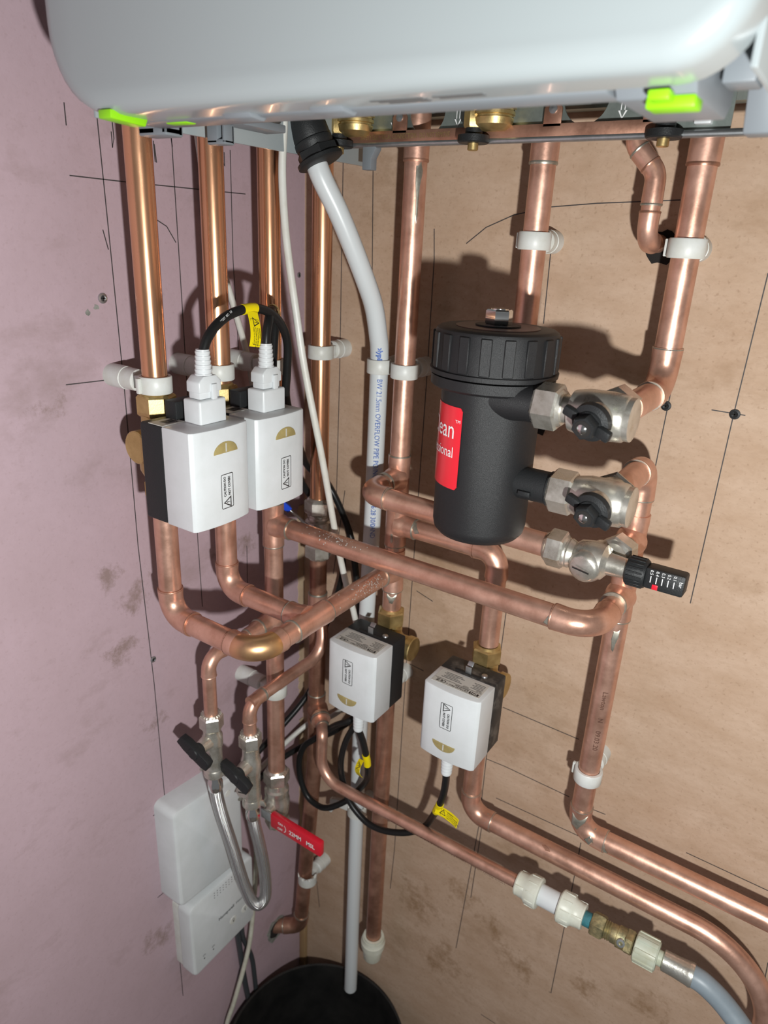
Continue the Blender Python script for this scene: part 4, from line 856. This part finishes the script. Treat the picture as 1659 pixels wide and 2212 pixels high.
# ================================================================== filling loop
def fill_valve(c, ztop, zbot, label, port):
    """in-line service valve on a vertical 15 mm pipe; black T handle towards the viewer's left"""
    x_, y_ = c; t = thing('service_valve', (x_, y_, zbot), label, 'valve', 'nickel filling loop valves')
    o = V((x_, y_, 0))
    nut(t, o+Z*(ztop-0.018), o+Z*ztop, 0.0235, 'nickel', ph=0.4, name='compression_nut')
    rg = MB()
    for k in range(20):
        a = 2*math.pi*k/20; d = V((math.cos(a), math.sin(a), 0)); rg.box(o+d*0.0098+Z*(ztop+0.0012), (0.0030, 0.0010, 0.0022), d, Z.cross(d))
    rg.build('nut_milling', 'nickel', t)
    b = MB(); h = ztop-zbot
    b.lathe([(0, 0.0110), (0.004, 0.0110), (0.006, 0.0105), (0.008, 0.0110), (0.010, 0.0105), (0.012, 0.0110), (0.015, 0.0105), (h*0.40, 0.0105), (h*0.45, 0.0118), (h*0.62, 0.0118), (h*0.68, 0.0100), (h-0.018, 0.0100)], o+Z*zbot, Z, 26)
    hd = V((0.10, -1, 0.0)).normalized(); hz = zbot+h*0.56
    b.lathe([(0, 0.0098), (0.016, 0.0080), (0.020, 0.0072)], o+Z*hz, hd, 22)
    if port:
        b.lathe([(0, 0.0070), (0.017, 0.0062), (0.0175, 0.0075), (0.024, 0.0075)], o+Z*(zbot+h*0.30), V((0.30, -1, 0)), 22)
    b.build('body', 'nickel', t)
    if port:
        pd = V((0.30, -1, 0)).normalized(); pc = o+Z*(zbot+h*0.30)+pd*0.0241
        MB().lathe([(0, 0.0058), (0.0004, 0.0056), (0.0004, 0)], pc, pd, 20).build('port_screw', 'nickel', t)
        MB().box(pc+pd*0.0005, (0.009, 0.0012, 0.0006), V((1, 0.3, 0)), Z).build('port_slot', 'hole', t)
    # handle: two wings and a boss
    ho = o+Z*hz+hd*0.020; wv = V((-0.55, 0.25, 0.30)).normalized(); wv = (wv-hd*wv.dot(hd)).normalized(); nv = hd.cross(wv)
    hb = MB().lathe([(0, 0.0072), (0.012, 0.0072), (0.013, 0.0064)], ho, hd, 20)
    hb.prism([(-0.022, -0.0055), (-0.017, -0.0075), (0.013, -0.0072), (0.023, -0.0050), (0.024, 0.0055), (0.012, 0.0078), (-0.016, 0.0075), (-0.023, 0.0055)], ho+hd*0.003, wv, nv, 0.009*(1 if wv.cross(nv).dot(hd) > 0 else -1), 0.001)
    hb.build('handle', 'blk', t)
    # wing nut to the hose
    wn = MB().lathe([(0, 0.0090), (0.001, 0.0120), (0.0095, 0.0120), (0.011, 0.0112)], o+Z*(zbot-0.010), Z, 26)
    for s_ in (-1, 1):
        d = V((0.85*s_, 0.5*s_, 0)).normalized(); wn.prism([(0.0100, -0.003), (0.0165, -0.0055), (0.0185, -0.004), (0.0150, 0.003), (0.0100, 0.0035)], o+Z*(zbot-0.004)-d.cross(Z)*(-0.0015), d, Z, 0.003, 0.0006)
    wn.build('wing_nut', 'nickel', t)
    return t
L1, L2 = (0.060, -0.231), (0.086, -0.197)
fill_valve(L1, 0.992, 0.918, 'filling loop valve with black handle under the left thin copper pipe', False)
fill_valve(L2, 0.957, 0.862, 'filling loop valve with side test port, nearer the red lever', True)
hs = thing('braided_hose', (0.075, -0.20, 0.67), 'steel braided hose hanging in a loop between the two filling valves', 'hose')
hp_ = [(0.060, -0.231, 0.897), (0.061, -0.229, 0.870), (0.064, -0.224, 0.835), (0.068, -0.216, 0.79), (0.072, -0.209, 0.745), (0.076, -0.203, 0.710), (0.080, -0.1975, 0.687), (0.085, -0.190, 0.6765), (0.090, -0.1835, 0.685), (0.091, -0.182, 0.705), (0.0905, -0.184, 0.74), (0.089, -0.189, 0.78), (0.0872, -0.1945, 0.815), (0.086, -0.197, 0.836)]
MB().tube(spline(hp_, 10), 0.0077, 24, uv=True).build('braid', 'braid', hs)
for a, b_ in ((V((0.060, -0.231, 0.908)), V((0.0605, -0.2302, 0.886))), (V((0.086, -0.197, 0.853)), V((0.0862, -0.1965, 0.828)))):
    MB().lathe([(0, 0.0065), (0.008, 0.0070), (0.011, 0.0088), (0.020, 0.0088), (0.0225, 0.0080)], a, b_-a, 24).build('ferrule', 'chrome', hs)

# ---------------- lever ball valve on the return pipe
lv = thing('lever_valve', (0.060, -0.125, 0.76), 'nickel ball valve with red sleeved lever below the return pipe', 'valve')
o3 = V((0.060, -0.125, 0))
nut(lv, o3+Z*0.820, o3+Z*0.840, 0.030, 'nickel', ph=0.3)
MB().lathe([(0, 0.0120), (0.014, 0.0120), (0.016, 0.0150), (0.024, 0.0165), (0.030, 0.0172), (0.040, 0.0172), (0.046, 0.0150), (0.050, 0.0162), (0.058, 0.0162), (0.060, 0.0135), (0.070, 0.0125)], o3+Z*0.752, Z, 30).build('body', 'nickel', lv)
nut(lv, o3+Z*0.748, o3+Z*0.764, 0.029, 'nickel', ph=0.1)
MB().lathe([(0, 0.0085), (0.022, 0.0075), (0.025, 0.0060)], o3+Z*0.788, V((0.2, -1, 0)), 22).build('stem', 'nickel', lv)
st_ = MB().box((0.067, -0.1505, 0.785), (0.022, 0.0025, 0.014), X, Y, 0.0006); st_.box((0.076, -0.1500, 0.7845), (0.012, 0.0025, 0.010), X, Y, 0.0005); st_.build('lever', 'steel', lv)
slv = MB().box((0.1165, -0.1500, 0.7850), (0.084, 0.0085, 0.0225), X, Y, 0.0022, 2).build('lever_sleeve', 'red', lv)
ls = V((0.1165, -0.15425, 0.7850))
text('22MM', 0.0088, ls+V((0.0010, 0, -0.0005)), X, Z, 'inkwhite', slv, bold=0.0002, sx=0.9); text('MSL', 0.0088, ls+V((0.0260, 0, -0.0005)), X, Z, 'inkwhite', slv, bold=0.0002, sx=0.9)
text('ON', 0.0050, ls+V((-0.0240, 0, 0.0040)), X, Z, 'inkwhite', slv, bold=0.0001); text('OFF', 0.0050, ls+V((-0.0245, 0, -0.0045)), X, Z, 'inkwhite', slv, bold=0.0001)
arc = []; 
for k in range(13):
    a = math.radians(70-140*k/12); arc += [ls+V((-0.0190+0.0052*math.cos(a)*0.7, -0.0003, 0.0052*math.sin(a))), ls+V((-0.0190+0.0062*math.cos(a)*0.75, -0.0003, 0.0062*math.sin(a)))]
MB().add(arc, [[2*i, 2*i+1, 2*i+3, 2*i+2] for i in range(12)]).build('turn_arrow', 'inkwhite', slv, smooth=False)

# ---------------- blue lever valve in the corner
bvv = thing('lever_valve', p(P4, 1.13), 'dark ball valve with blue lever behind the second wall valve box', 'valve')
nut(bvv, p(P4, 1.181), p(P4, 1.199), 0.031, 'nickel', ph=0.2)
MB().lathe([(0, 0.0125), (0.012, 0.0125), (0.014, 0.0165), (0.036, 0.0165), (0.038, 0.0135), (0.040, 0.0142), (0.042, 0.0135), (0.044, 0.0142), (0.048, 0.0135)], p(P4, 1.135), Z, 30).build('body', 'nickel', bvv)
nut(bvv, p(P4, 1.122), p(P4, 1.140), 0.030, 'nickel', ph=0.45)
bs = V((0.072, -0.066, 1.166)); MB().cyl(p(P4, 1.160), bs+V((0.004, -0.006, 0)), 0.007).build('stem', 'nickel', bvv)
be = V((0.053, -0.089, 1.196)); MB().box((bs+be)/2, ((be-bs).length, 0.009, 0.0022), be-bs, Z.cross(be-bs), 0.0004).build('lever', 'steel', bvv)
MB().box(be+(be-bs).normalized()*0.022, (0.044, 0.013, 0.008), be-bs, Z.cross(be-bs), 0.0018).build('lever_sleeve', 'blue', bvv)

# ================================================================== overflow pipe and boiler outlet fitting
ov = thing('overflow_pipe', (0.130, -0.034, 0.366), 'white plastic overflow pipe curving from boiler down into the black bin', 'pipe')
ovp = spline([(0.1125, -0.121, 1.566), (0.1185, -0.116, 1.548), (0.127, -0.103, 1.522), (0.1335, -0.089, 1.494), (0.1385, -0.072, 1.462), (0.140, -0.056, 1.434), (0.140, -0.046, 1.405), (0.1395, -0.041, 1.385), (0.1385, -0.039, 1.34), (0.136, -0.036, 1.20), (0.132, -0.034, 1.05), (0.129, -0.034, 0.90), (0.129, -0.034, 0.65), (0.130, -0.034, 0.372)], 8)
MB().tube(ovp, 0.0100, 28).build('pipe', 'wh_pipe', ov)
nov = V((0.62, -0.78, 0)).normalized(); uov = -Z
text('Polypipe', 0.0076, (0.1395, -0.0415, 1.3840), V((-0.02, 0.02, -1)), Z.cross(nov), 'inkblue', ov, wrap=0.0100, bold=0.0003)
text('BW 21.5mm OVERFLOW PIPE PO/NO-P242600 16:28 30/0', 0.0082, (0.1376, -0.0382, 1.271), V((-0.017, 0.014, -1)), Z.cross(nov), 'inkblue', ov, wrap=0.0100, sx=0.86)
text('LAND', 0.0082, (0.1353, -0.0355, 1.178), V((-0.017, 0.014, -1)), Z.cross(nov), 'inkblue', ov, wrap=0.0100, sx=0.85)
of = thing('outlet_fitting', (0.112, -0.12, 1.56), 'black compression fitting joining the boiler drain to the overflow pipe', 'fitting')
od = V((0.028, 0.010, -0.062)).normalized(); oo = V((0.0935, -0.131, 1.622))
MB().lathe([(0, 0.0145), (0.022, 0.0145), (0.024, 0.0170), (0.030, 0.0176), (0.046, 0.0176), (0.0475, 0.0168), (0.0485, 0.0180), (0.052, 0.0180), (0.054, 0.0165), (0.058, 0.0160)], oo, od, 34).build('sleeve', 'blk', of)
uu = V((0.6, -0.8, 0)).normalized(); MB().hexn(oo+od*0.055, oo+od*0.064, 0.034, 0.001, ph=0.2, u=None).build('nut', 'blk', of)
MB().lathe([(0.0, 0.0200), (0.001, 0.0215), (0.004, 0.0215), (0.005, 0.0195)], oo+od*0.063, od, 34).build('flange', 'blk', of)

# ================================================================== cables
cord('white_cable', 'white cable hanging from the boiler across the return pipe to the left plywood valve',
     [(0.102, -0.150, 1.625), (0.102, -0.150, 1.59), (0.1005, -0.151, 1.552), (0.1035, -0.152, 1.515), (0.108, -0.152, 1.482), (0.116, -0.150, 1.43), (0.123, -0.145, 1.375), (0.1325, -0.127, 1.2795), (0.131, -0.098, 1.180), (0.132, -0.079, 1.118), (0.136, -0.066, 1.072), (0.134, -0.054, 1.03), (0.116, -0.046, 0.985), (0.104, -0.032, 0.94), (0.090, -0.018, 0.892), (0.060, -0.014, 0.855), (0.030, -0.016, 0.835), (0.014, -0.05, 0.815), (0.010, -0.11, 0.80), (0.010, -0.175, 0.80)], 0.0036, 'wh_cable')
cord('white_cable', 'white cable slanting over the pink wall behind the second copper pipe',
     [(0.006, -0.165, 1.60), (0.008, -0.155, 1.52), (0.010, -0.142, 1.468), (0.012, -0.126, 1.418), (0.012, -0.110, 1.37), (0.012, -0.10, 1.32), (0.012, -0.088, 1.27), (0.010, -0.07, 1.19)], 0.0034, 'wh_cable')
cord('cream_cable', 'cream cable dropping from behind the braided hose past the receiver box',
     [(0.030, -0.138, 0.84), (0.031, -0.136, 0.78), (0.032, -0.138, 0.70), (0.028, -0.138, 0.63), (0.020, -0.136, 0.567), (0.020, -0.146, 0.506), (0.019, -0.163, 0.456), (0.016, -0.178, 0.412), (0.010, -0.192, 0.36), (0.006, -0.200, 0.25)], 0.0034, 'cream')
cord('grey_cable', 'dark grey cable leaving the receiver box, left of the pair',
     [(0.014, -0.168, 0.590), (0.012, -0.164, 0.565), (0.008, -0.158, 0.534), (0.0065, -0.151, 0.472), (0.0065, -0.147, 0.427), (0.0062, -0.139, 0.364), (0.0062, -0.129, 0.294), (0.0062, -0.122, 0.20)], 0.0042, 'grey_cable')
cord('grey_cable', 'dark grey cable leaving the receiver box, right of the pair',
     [(0.014, -0.158, 0.590), (0.012, -0.153, 0.545), (0.008, -0.146, 0.507), (0.0065, -0.129, 0.448), (0.0060, -0.123, 0.388), (0.0060, -0.1195, 0.331), (0.0060, -0.1165, 0.282), (0.0060, -0.112, 0.20)], 0.0036, 'grey_cable')

# ================================================================== boxes on the pink wall
jb = thing('wiring_box', (0, -0.216, 0.70), 'blank white wiring box on the pink wall above the receiver', 'box')
def rbox(parent, name, y0, y1, z0, z1, xa, xb, rad, m, bev=0.004, shear=0.0):
    rg_ = []
    for ins, xx in ((0, xa), (0, xb-bev), (bev*0.3, xb-bev*0.3), (bev, xb)):
        rg_.append([V((xx, a, b+shear*(a-y0))) for a, b in rrect(y0+ins, z0+ins, y1-ins, z1-ins, max(rad-ins, 0.001), 6)])
    return loft(rg_).build(name, m, parent)
rbox(jb, 'lid', -0.274, -0.164, 0.712, 0.864, 0.0, 0.034, 0.010, 'wh_pl', 0.005, -0.10)
for yy, zz in ((-0.182, 0.731), (-0.188, 0.838)):
    MB().lathe([(0, 0.0048), (0.0006, 0.0044), (0.0006, 0.0)], (0.0338, yy, zz-0.006), X, 20).build('screw_cap', 'wh_clip', jb)
rb2 = thing('receiver_box', (0, -0.204, 0.57), 'white wireless heating receiver with grey lettering below the wiring box', 'receiver')
rbox(rb2, 'backplate', -0.2600, -0.1480, 0.573, 0.695, 0.0, 0.012, 0.010, 'wh_clip', 0.001)
rc_ = rbox(rb2, 'cover', -0.2610, -0.1470, 0.572, 0.696, 0.0128, 0.034, 0.010, 'wh_pl', 0.004)
fo2 = V((0.0341, 0, 0))
text('Honeywell', 0.0066, fo2+V((0, -0.2000, 0.6350)), Y, Z, 'inkgrey', rc_, bold=0.00016); text('Home', 0.0066, fo2+V((0, -0.1740, 0.6350)), Y, Z, 'inkgrey', rc_)
for yy, zz in ((-0.1885, 0.609), (-0.1660, 0.609)):
    btn = MB().lathe([(0, 0.0065), (0.0006, 0.0060), (0.0008, 0.0)], (0.0338, yy, zz), X, 24).build('button', 'wh_clip', rc_)
    outline(rc_, (0.0346, yy, zz+0.001), Y, Z, 0.0034, 0.0050, 0.0005, 0.0012, 'inkgrey', 'button_icon'); MB().box((0.0348, yy, zz-0.0012), (0.0004, 0.0006, 0.004)).build('button_icon', 'inkgrey', rc_)
for yy in (-0.2420, -0.2260):
    MB().lathe([(0, 0.0011), (0.0003, 0.0011), (0.0004, 0)], (0.0339, yy, 0.5920), X, 12).build('indicator_led', 'ink', rc_)
    text('((o', 0.0044, fo2+V((0, yy, 0.5985)), Y, Z, 'inkgrey', rc_)
for i in range(9):
    for j in range(3):
        MB().lathe([(0, 0.0008), (0.0002, 0.0008), (0.0003, 0)], (0.0339, -0.2190+0.0052*i, 0.6800+0.0042*j-0.0), X, 8).build('vent_hole', 'inkgrey', rc_)

# ================================================================== clips
clip(p(P1, 1.371), 'x', 'white pipe clip on the front pink-wall pipe, over the first valve box')
clip(p(P2, 1.373), 'x', 'white pipe clip on the second pink-wall pipe, behind the first plug')
clip(p(P3, 1.370), 'x', 'white pipe clip on the third pink-wall pipe, behind the second plug')
clip(p(P4, 1.377), 'y', 'white pipe clip on the corner riser beside the white cable')
clip(p(PA, 1.3705), 'y', 'white pipe clip on the centre riser left of the black filter')
clip((0.1395, -0.0400, 1.3705), 'y', 'white clip round the overflow pipe, joined side by side with its neighbour', r=0.0102, sr=0.008)
clip(p(PB, 1.5035), 'y', 'white pipe clip on the riser above the black filter')
clip(p(PC, 1.503), 'y', 'white pipe clip on the rightmost riser below the boiler')
clip(p(P3, 0.966), 'x', 'white pipe clip on the return pipe just above the lever valve')
clip(p(PC, 0.976), 'y', 'white pipe clip low on the right-hand pipe above its elbow', broken=False)
clip((0.048, -0.045, 0.567), 'y', 'broken white pipe clip on the corner pipe below the red lever', broken=True, side=0.01)
clip(p(PA, 0.976), 'y', 'white pipe clip half hidden behind the left plywood valve box')
bc_ = clip((0.129, -0.034, 0.742), 'y', 'broken white clip hanging open on the lower overflow pipe', r=0.0102, sr=0.008, broken=True)
MB().prism([(0, 0), (-0.022, -0.004), (-0.030, -0.020), (-0.034, -0.020), (-0.033, 0.004), (-0.018, 0.010), (0, 0.011)], (0.119, -0.042, 0.738), X, Z, -0.006, 0.0006).build('snapped_arm', 'wh_clip', bc_)

# ================================================================== push-fit coupling, brass joint and grey hose at the end of the thin pipe
ax6 = V((0.292, 0.0, 0.0045)).normalized(); q0 = V((0.391, -0.0800, 0.8205))
pf = thing('push_fit_coupling', (0.43, -0.07, 0.79), 'white push-fit coupling on the end of the printed thin copper pipe', 'coupling')
MB().lathe([(0, 0.0080), (0, 0.0128), (0.0015, 0.0136), (0.0035, 0.0132), (0.011, 0.0142), (0.014, 0.0168), (0.026, 0.0176), (0.0275, 0.0165), (0.028, 0.0118)], q0-ax6*0.004, ax6, 36).build('end_cap', 'pushfit', pf)
MB().lathe([(0.026, 0.0118), (0.052, 0.0118)], q0-ax6*0.004, ax6, 30).build('barrel', 'wh_pl', pf)
MB().lathe([(0, 0.0118), (0.0005, 0.0165), (0.002, 0.0176), (0.014, 0.0168), (0.017, 0.0142), (0.0245, 0.0132), (0.0265, 0.0136), (0.028, 0.0128), (0.028, 0.0080)], q0+ax6*0.0465, ax6, 36).build('end_cap', 'pushfit', pf)
for s0, s1 in ((0.010, 0.022), (0.050, 0.062)):
    for k in range(10):
        a = 2*math.pi*k/10; u6, v6 = frame(ax6); d = u6*math.cos(a)+v6*math.sin(a)
        MB().box(q0+ax6*((s0+s1)/2)+d*0.0166, (0.0105, 0.0012, 0.0022), ax6, ax6.cross(d), 0.0003, 1).build('grip_rib', 'pushfit', pf)
for k in range(3):
    a = 2*math.pi*k/3+0.5; d = frame(ax6)[0]*math.cos(a)+frame(ax6)[1]*math.sin(a)
    MB().box(q0+ax6*0.0030+d*0.0135, (0.012, 0.0030, 0.0022), ax6, ax6.cross(d), 0.0004).build('collet_tab', 'pushfit', pf); MB().box(q0+ax6*0.0680+d*0.0135, (0.012, 0.0030, 0.0022), ax6, ax6.cross(d), 0.0004).build('collet_tab', 'pushfit', pf)
hj = thing('hose_union', (0.51, -0.07, 0.79), 'corroded brass hose union with pale nylon nut below the right-hand pipes', 'fitting')
q1 = q0+ax6*0.0745
MB().cyl(q1-ax6*0.004, q1+ax6*0.010, 0.0080).build('stub', 'teal', hj)
MB().hexn(q1+ax6*0.0085, q1+ax6*0.0225, 0.0225, 0.002, ph=0.4).build('nut', 'brass_old', hj)
MB().lathe([(0.020, 0.0095)]+[(0.022+0.0012*k, 0.0100 if k % 2 else 0.0088) for k in range(7)]+[(0.031, 0.0098), (0.036, 0.0098), (0.0365, 0.0112), (0.0475, 0.0112), (0.0480, 0.0095)], q1, ax6, 28).build('body', 'brass_old', hj)
MB().hexn(q1+ax6*0.0445, q1+ax6*0.0535, 0.0225, 0.0012, ph=0.1).build('nut', 'brass_old', hj)
sd = V((0.1, -1, 0.4)).normalized(); MB().lathe([(0, 0.0048), (0.0025, 0.0042), (0.0026, 0.0022), (0.001, 0.002), (0.001, 0)], q1+ax6*0.041+sd*0.0098, sd, 18).build('drain_screw', 'steel', hj)
nn_ = MB().lathe([(0, 0.0135), (0.001, 0.0152), (0.022, 0.0152), (0.0235, 0.0140), (0.0237, 0.0085)], q1+ax6*0.0545, ax6, 30)
nn_.build('nylon_nut', 'offwhite', hj)
for k in range(8):
    a = 2*math.pi*k/8+0.2; d = frame(ax6)[0]*math.cos(a)+frame(ax6)[1]*math.sin(a); MB().box(q1+ax6*0.0665+d*0.0152, (0.0210, 0.0050, 0.0022), ax6, ax6.cross(d), 0.0007).build('nut_rib', 'offwhite', hj)
gh = thing('grey_hose', (0.63, -0.07, 0.70), 'pale grey flexible hose leaving the bottom right corner', 'hose')
q2 = q1+ax6*0.0775
MB().cyl(q2-ax6*0.001, q2+ax6*0.008, 0.0078).build('tail', 'offwhite', gh)
MB().lathe([(0.005, 0.0088), (0.006, 0.0104), (0.018, 0.0106), (0.030, 0.0116), (0.033, 0.0122), (0.035, 0.0116)], q2, ax6, 30).build('ferrule', 'foil', gh)
MB().tube(spline([q2+ax6*0.030, q2+ax6*0.046+V((0, -0.001, -0.0015)), (0.612, -0.083, 0.811), (0.638, -0.090, 0.792), (0.658, -0.100, 0.757), (0.668, -0.108, 0.71), (0.67, -0.112, 0.62), (0.67, -0.112, 0.5)], 8), 0.0108, 26).build('hose', 'greyhose', gh)

# ================================================================== bin, screws
bn = thing('black_bin', (0.135, -0.145, 0.0), 'open black plastic bin in the corner under the overflow pipe', 'bin')
bz = [(0.0, 0.0), (0.0, 0.100), (0.004, 0.104), (0.355, 0.1335), (0.357, 0.1385), (0.378, 0.1390), (0.381, 0.1375), (0.380, 0.1345), (0.360, 0.1310), (0.012, 0.100), (0.008, 0.098), (0.008, 0.0)]
MB().lathe([(z_, r_*0.965) for z_, r_ in bz], (0.148, -0.143, 0.0005), Z, 64).build('bin_shell', 'bag', bn)
def screw(wall, a, z, label, m='blk', r=0.0042, washer=None):
    o, n = (V((0, a, z)), X) if wall == 'x' else (V((a, 0, z)), -Y)
    t = thing('wall_screw', o, label, 'screw', 'wall screws')
    MB().lathe([(-0.004, 0.0015), (-0.0005, r*0.75), (0.0004, r), (0.0012, r*0.96), (0.0016, r*0.6), (0.0010, r*0.35), (0.0010, 0.0)], o, n, 24).build('screw_head', m, t)
    u, v = frame(n); b = MB().box(o+n*0.0014, (r*1.0, r*0.22, 0.0008), u, v); b.box(o+n*0.0014, (r*0.22, r*1.0, 0.0008), u, v); b.build('cross_slot', 'hole', t)
screw('y', 0.432, 1.368, 'black screw in the plywood beside the upper filter valve', r=0.0046)
screw('y', 0.490, 1.370, 'black screw in the plywood on the long right-hand pencil line', r=0.0046)
screw('x', -0.277, 1.439, 'zinc screw high on the pink wall left of the pipes', 'steel', 0.0046)
screw('x', -0.257, 1.054, 'small zinc screw on the pink wall left of the thin copper pipe', 'steel', 0.0036)
screw('x', -0.011, 1.455, 'zinc screw in the corner beside the white cable', 'steel', 0.0030)
for yy, zz in ((-0.284, 1.432), (-0.293, 1.428)):
    ragged((0, yy, zz), 'x', 0.0016, 0.0034, 'plaster', n=9, th=0.0006, name='plaster_chip')
